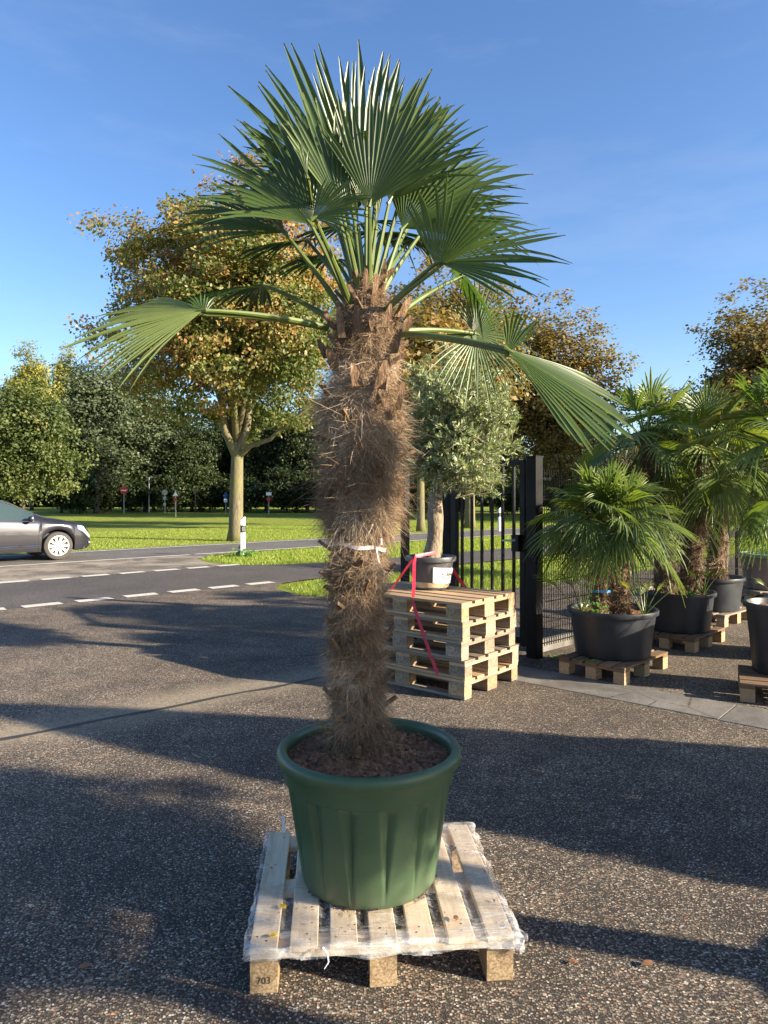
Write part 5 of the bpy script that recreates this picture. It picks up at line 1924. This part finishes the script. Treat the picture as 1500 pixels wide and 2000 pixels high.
prism([post_sec(0), post_sec(.62)]).build('lower_post', MT['white_plastic'], de)
prism([post_sec(.62), post_sec(.80)]).build('black_band', MT['black_band'], de)
MB().box((0, -.056, .71), (.05, .006, .11)).build('reflector', MT['grey_metal'], de)
top = [(x, y, .98 + .04 * (x / .06)) for x, y, z in post_sec(0)]
prism([post_sec(.80), top]).build('upper_post', MT['white_plastic'], de)
w = weeds(Vector((dp.x, dp.y - .02, -.03)), 160, .16, 96, 'lush green weeds round the foot of the delineator post', .1, .09)
for px in (975,):
    d2 = 30.0
    e = empty('delineator_post', ((px - 750) / F * d2, d2, -.03), 0)
    tag(e, 'far white delineator post seen through the gate bars', 'road post')
    prism([post_sec(0), post_sec(.62)]).build('lower_post', MT['white_plastic'], e)
    prism([post_sec(.62), post_sec(.80)]).build('black_band', MT['black_band'], e)
    prism([post_sec(.80), top]).build('upper_post', MT['white_plastic'], e)


# ================================================================== SIGNS AT THE WOOD EDGE
def sign(px, base_y, top_y, d, faces, label, cat='road sign', pole='grey_metal', pr=.045):
    X = (px - 750) / F * d
    zt = CAM_H - (top_y - YH) / F * d
    e = empty('road_sign', (X, d, -.03), 0)
    tag(e, label, cat)
    MB().tube([(0, 0, 0), (0, 0, zt + .03)], pr, 10).build('pole', MT[pole], e, smooth=True)
    for (shape, mat_, zc, s) in faces:
        z = zt - zc
        mb = MB()
        if shape == 'disc':
            pts = [(s / 2 * math.cos(2 * math.pi * k / 28), s / 2 * math.sin(2 * math.pi * k / 28)) for k in range(28)]
        elif shape == 'tri':
            pts = [(0, s * .58), (-s * .5, -s * .29), (s * .5, -s * .29)]
        elif shape == 'down':
            pts = [(0, -s * .58), (s * .5, s * .29), (-s * .5, s * .29)]
        elif shape == 'bar':
            pts = [(-s / 2, -s * .12), (s / 2, -s * .12), (s / 2, s * .12), (-s / 2, s * .12)]
        elif shape == 'wide':
            pts = [(-s / 2, -s * .3), (s / 2, -s * .3), (s / 2, s * .3), (-s / 2, s * .3)]
        else:
            pts = [(-s / 2, -s / 2), (s / 2, -s / 2), (s / 2, s / 2), (-s / 2, s / 2)]
        y0 = -pr - (.016 if shape == 'bar' else .006) - (.008 if shape in ('tri2',) else 0)
        k = len(pts)
        vs = [(x, y0 - .004, z + y) for x, y in pts] + [(x, y0 + .004, z + y) for x, y in pts]
        fs = [tuple(range(k)), tuple(range(2 * k - 1, k - 1, -1))] + [(i, k + i, k + (i + 1) % k, (i + 1) % k) for i in range(k)]
        mb.add(vs, fs).build('sign_plate', MT[mat_], e)
    return e


sign(242, 998, 951, 58, [('disc', 'sign_red', .25, .62), ('bar', 'white_plastic', .25, .42)], 'round red no-entry sign with white bar at the wood edge')
sign(278, 992, 949, 62, [('tri', 'grey_metal', .3, .7), ('sq', 'grey_metal', .85, .35)], 'grey back of a triangular sign beside the no-entry sign')
sign(322, 1003, 956, 56, [('disc', 'steel', .2, .45), ('sq', 'steel', .65, .25), ('sq', 'steel', 1.15, .2)], 'grey pole with round plate and small plates below')
sign(343, 1009, 958, 50, [('tri', 'white_plastic', .25, .38), ('sq', 'sign_red', .62, .22)], 'pole with small red and white triangular sign nearest the meadow')
sign(441, 998, 962, 60, [('disc', 'sign_blue', .25, .4), ('sq', 'white_plastic', .65, .3)], 'blue round sign above a white plate left of the maple trunk')
sign(525, 1006, 960, 55, [('wide', 'white_plastic', .15, .42), ('down', 'sign_red', .6, .45)], 'red triangular yield sign right of the delineator post')
sign(381, 1000, 955, 60, [('sq', 'black_band', .2, .25)], 'thin dark pole between the signs and the maple', 'pole', 'black_metal', .04)
# street lamp
X = (291 - 750) / F * 60
sl = empty('street_lamp', (X, 60, -.03))
tag(sl, 'slim grey lamp post with short arm among the road signs', 'street lamp')
MB().tube([(0, 0, 0), (0, 0, 2.98)], [.07, .05], 10).build('pole', MT['grey_metal'], sl)
MB().tube([(0, 0, 2.95), (.35, 0, 3.0)], .035, 8).build('arm', MT['grey_metal'], sl)
MB().box((.5, 0, 3.0), (.34, .14, .06)).build('lamp_head', MT['grey_metal'], sl)
# two pale trunks seen past the olive
for px, d, r_, zz, lb_ in [(822, 30, .17, 6.0, 'pale slim tree behind the olive trunk'), (918, 33, .24, 6.5, 'grey-trunked tree seen through the gate bars')]:
    w_ = make_tree_meshes('slim', 31 + px, 9, (0, 0, 7.0), (2.6, 2.6, 3.0), 130, 40, .26, .7, 'quad', MT['tree_brown'], MT['maple_bark'], r_, 3.6, limbs=6, twigs=False, uneven=.4)
    place_tree('slim_tree', w_, ((px - 750) / F * d, d, -.03), 0, lb_, 'tree')

# ================================================================== CAR
def m_carpaint():
    t = NT('dark_grey_car_paint')
    q = t.coord('Object')
    n = t.noise(q, 400, 2, .5)
    col = t.ramp(n, [(.3, (.012, .012, .018)), (.7, (.024, .024, .034))])
    return t.done(t.pbr(col, .34, None, .3, .5, **{'Coat Weight': 1.0, 'Coat Roughness': .04}))


def m_glass():
    t = NT('car_glass')
    return t.done(t.pbr((.035, .055, .055), .04, None, 0, .8, **{'Coat Weight': .6, 'Coat Roughness': .02}))


MT['carpaint'] = m_carpaint()
MT['carglass'] = m_glass()
MT['tyre'] = m_plain('tyre_rubber', (.05, .045, .042), .85, var=.2)
MT['rim'] = m_plain('alloy_rim', (.72, .71, .69), .35, metal=.55, var=.05)
MT['chrome'] = m_plain('chrome', (.8, .8, .8), .12, metal=1.0, var=.02)
MT['lampglass'] = m_plain('headlamp_lens', (.55, .60, .68), .1, metal=.3, var=.1, spec=.9)
CARP = gp(112, 1093)
heading = math.atan2(U.y, U.x)
RIGHT = Vector((U.y, -U.x, 0))
c0 = CARP - U * 1.50 - RIGHT * .80
car = empty('parked_car', (c0.x, c0.y, 0.0), heading)
car.name = 'passenger_car'
tag(car, 'dark grey saloon car with silver wheels driving on the road', 'car')


def itp(x, tab):
    return float(np.interp(x, [a for a, b in tab], [b for a, b in tab]))


TOP = [(-2.39, .66), (-2.36, .92), (-2.25, 1.03), (-1.85, 1.09), (-1.55, 1.22), (-1.0, 1.40), (-.5, 1.455), (0, 1.46), (.3, 1.43), (.55, 1.36), (1.0, 1.12), (1.22, 1.0), (1.6, .95), (2.0, .86), (2.22, .76), (2.32, .66), (2.37, .5)]
BELT = [(-2.39, .62), (-2.2, .94), (-1.5, .98), (0, .94), (1.2, .90), (1.7, .86), (2.1, .77), (2.37, .46)]
PLAN = [(-2.39, .66), (-2.3, .78), (-2.0, .87), (-1.2, .91), (0, .915), (1.2, .91), (1.8, .88), (2.1, .80), (2.28, .68), (2.37, .52)]
WF, WR, WRAD = 1.50, -1.29, .33
BOT = [(-2.39, .42), (-2.2, .28), (-1.9, .24), (1.9, .20), (2.2, .22), (2.37, .32)]
xs = sorted(set([round(x, 3) for x in np.linspace(-2.39, 2.37, 70)] + [round(WF + .385 * math.cos(a), 3) for a in np.linspace(0, math.pi, 23)] + [round(WR + .385 * math.cos(a), 3) for a in np.linspace(0, math.pi, 23)]))
SEC = []
for x in xs:
    w, zb, zt, zl = itp(x, PLAN), itp(x, BOT), itp(x, TOP), itp(x, BELT)
    zl = min(zl, zt - .02)
    for wx in (WF, WR):
        dd = .385 ** 2 - (x - wx) ** 2
        if dd > 0:
            zb = max(zb, .33 + math.sqrt(dd))
    zb = min(zb, zl - .05)
    g = max(0, zt - zl)
    cab = min(1, g / .3)
    pts = [(w * .95, zb), (w * 1.0, zb + (zl - zb) * .3), (w * 1.005, zb + (zl - zb) * .62), (w * .985, zb + (zl - zb) * .86), (w * .96, zl)]
    wt = w * (.93 - .25 * cab)
    pts += [(w * .955 - (w * .955 - wt) * .5, zl + g * (.5 + .2 * (1 - cab))), (wt, zl + g * .90), (wt * .8, zl + g * .985), (wt * .4, zt + .012), (0, zt + .016)]
    SEC.append(pts)
NP = len(SEC[0])


def car_v(i, k, s, off=0.0):
    y, z = SEC[i][k]
    return (xs[i], s * (y + off), z + (off if k > 6 else 0))


mb = MB()
vs, fs = [], []
for i in range(len(xs)):
    for k in range(NP):
        vs.append(car_v(i, k, -1))
    for k in range(NP):
        vs.append(car_v(i, k, 1))
for i in range(len(xs) - 1):
    for k in range(NP - 1):
        a, b = i * 2 * NP + k, (i + 1) * 2 * NP + k
        fs.append((a, b, b + 1, a + 1))
        a, b = a + NP, b + NP
        fs.append((a, a + 1, b + 1, b))
for i, flip in ((0, 0), (len(xs) - 1, 1)):
    b = i * 2 * NP
    ring = [b + k for k in range(NP)] + [b + NP + k for k in range(NP - 2, -1, -1)]
    fs.append(tuple(ring if flip else ring[::-1]))
body = mb.add(vs, fs).build('body', MT['carpaint'], car, smooth=True)
# dark underbody / wheel housings
MB().box((.05, 0, .42), (4.2, 1.50, .40)).build('underbody', MT['black_band'], car)
# side glass, pillars stay body colour
for s in (-1, 1):
    for (xa, xb) in ((-1.45, -.28), (-.16, 1.02)):
        mb = MB()
        vs, fs = [], []
        ii = [i for i in range(len(xs)) if xa <= xs[i] <= xb and SEC[i][6][1] - SEC[i][4][1] > .08]
        for i in ii:
            for k, f in ((4, .12), (5, .0), (6, -.1)):
                y, z = SEC[i][k]
                y2, z2 = SEC[i][min(k + 1, 6)] if f > 0 else SEC[i][k - 1]
                ff = abs(f)
                vs.append((xs[i], s * (y + (y2 - y) * ff + .005), z + (z2 - z) * ff))
        for q in range(len(ii) - 1):
            for k in range(2):
                a = q * 3 + k
                fs.append((a, a + 3, a + 4, a + 1) if s < 0 else (a, a + 1, a + 4, a + 3))
        mb.add(vs, fs).build('side_window', MT['carglass'], car, smooth=True)
    # trim strip under the glass and along the roof rail
    mb = MB()
    mb.tube([(xs[i], s * (SEC[i][4][0] + .006), SEC[i][4][1] + .01) for i in range(len(xs)) if -1.6 < xs[i] < 1.1], .009, 5)
    mb.build('window_trim', MT['chrome'], car)
    mb = MB()
    mb.tube([(xs[i], s * (SEC[i][6][0] + .006), SEC[i][6][1] + .005) for i in range(len(xs)) if -1.5 < xs[i] < 1.15], .011, 5)
    mb.build('roof_trim', MT['chrome'], car)
    # door shut lines and sill strip
    for xd in (1.08, -.22, -1.2):
        i = min(range(len(xs)), key=lambda q: abs(xs[q] - xd))
        mb = MB()
        mb.tube([(xs[i], s * (SEC[i][k][0] + .001), SEC[i][k][1]) for k in range(0, 5)], .005, 4)
        mb.build('shut_line', MT['black_band'], car)
    mb = MB()
    mb.tube([(x, s * (.925), .36) for x in np.linspace(-.85, 1.05, 12)], .012, 5)
    mb.build('sill_strip', MT['chrome'], car)
    for xd in (.05, -1.0):
        MB().box((xd, s * .925, .80), (.2, .02, .03)).build('door_handle', MT['carpaint'], car, bevel=.006)
    # mirror
    mb = MB()
    mb.lathe([(.0, -.11), (.06, -.10), (.085, -.03), (.085, .04), (.05, .09), (0, .10)], 14)
    mi = mb.build('mirror', MT['carpaint'], car, smooth=True)
    mi.location = (.86, s * 1.0, .98)
    mi.rotation_euler = (R(90), 0, 0)
    mi.scale = (.8, .8, 1.0)
    # headlamp
    mb = MB()
    vs = []
    for x, k0, k1, o_ in ((1.98, 3, 4, .008), (2.12, 2.6, 4, .010), (2.24, 2.5, 4, .012), (2.32, 2.5, 4, .014)):
        i = min(range(len(xs)), key=lambda q: abs(xs[q] - x))
        kl = int(k0)
        f = k0 - kl
        ya = SEC[i][kl][0] * (1 - f) + SEC[i][kl + 1][0] * f
        za = SEC[i][kl][1] * (1 - f) + SEC[i][kl + 1][1] * f
        vs += [(xs[i] + .006, s * (ya + o_), za), (xs[i] + .006, s * (SEC[i][k1][0] + o_), SEC[i][k1][1] + .004)]
    fs = [(q * 2, q * 2 + 2, q * 2 + 3, q * 2 + 1) for q in range(3)]
    mb.add(vs, fs).build('headlight', MT['lampglass'], car, smooth=True)
    MB().box((2.27, s * .66, .38), (.06, .16, .05)).build('fog_light', MT['chrome'], car, bevel=.01)
# windscreen and rear window
for (xa, xb, nm) in ((.42, 1.16, 'windscreen'), (-1.75, -1.05, 'rear_window')):
    mb = MB()
    ii = [i for i in range(len(xs)) if xa <= xs[i] <= xb]
    vs, fs = [], []
    for i in ii:
        for s, k in ((-1, 7), (-1, 8), (1, 9), (1, 8), (1, 7)):
            y, z = SEC[i][k]
            vs.append((xs[i], s * y, z + .006))
    for q in range(len(ii) - 1):
        for k in range(4):
            a = q * 5 + k
            fs.append((a, a + 5, a + 6, a + 1))
    mb.add(vs, fs).build(nm, MT['carglass'], car, smooth=True)
MB().box((2.33, 0, .46), (.08, .9, .16)).build('grille', MT['black_band'], car, bevel=.01)
# wheels
def wheel(x, s):
    mb = MB()
    pr = [(.215, -.095), (.30, -.10), (.322, -.085), (.33, -.05), (.33, .05), (.322, .085), (.30, .10), (.215, .095)]
    mb.lathe(pr, 40)
    ty = mb.build('wheel', MT['tyre'], car, smooth=True)
    ty.location = (x, s * .80, .33)
    ty.rotation_euler = (R(90) * (1 if s < 0 else -1), 0, 0)
    mb = MB()
    mb.lathe([(.232, .06), (.236, .10), (.222, .104), (.214, .088), (.205, .06)], 40)
    for k in range(10):
        a = 2 * math.pi * k / 10
        d = Vector((math.cos(a), math.sin(a), 0))
        t = Vector((-d.y, d.x, 0))
        r0, r1 = .04, .222
        vs = []
        for r, w_, z in ((r0, .022, .085), (r1, .036, .094)):
            vs += [d * r - t * w_ + Vector((0, 0, z - .03)), d * r + t * w_ + Vector((0, 0, z - .03)), d * r + t * w_ * .8 + Vector((0, 0, z)), d * r - t * w_ * .8 + Vector((0, 0, z))]
        mb.add(vs, [(0, 1, 5, 4), (1, 2, 6, 5), (2, 3, 7, 6), (3, 0, 4, 7), (0, 3, 2, 1), (4, 5, 6, 7)])
    mb.lathe([(0.0, .098), (.05, .095), (.06, .08), (.06, .05)], 20)
    mb.build('rim', MT['rim'], ty)
    MB().lathe([(0, .045), (.214, .05)], 30).build('brake_disc', MT['nail'], ty)


for x in (WF, WR):
    for s in (-1, 1):
        wheel(x, s)
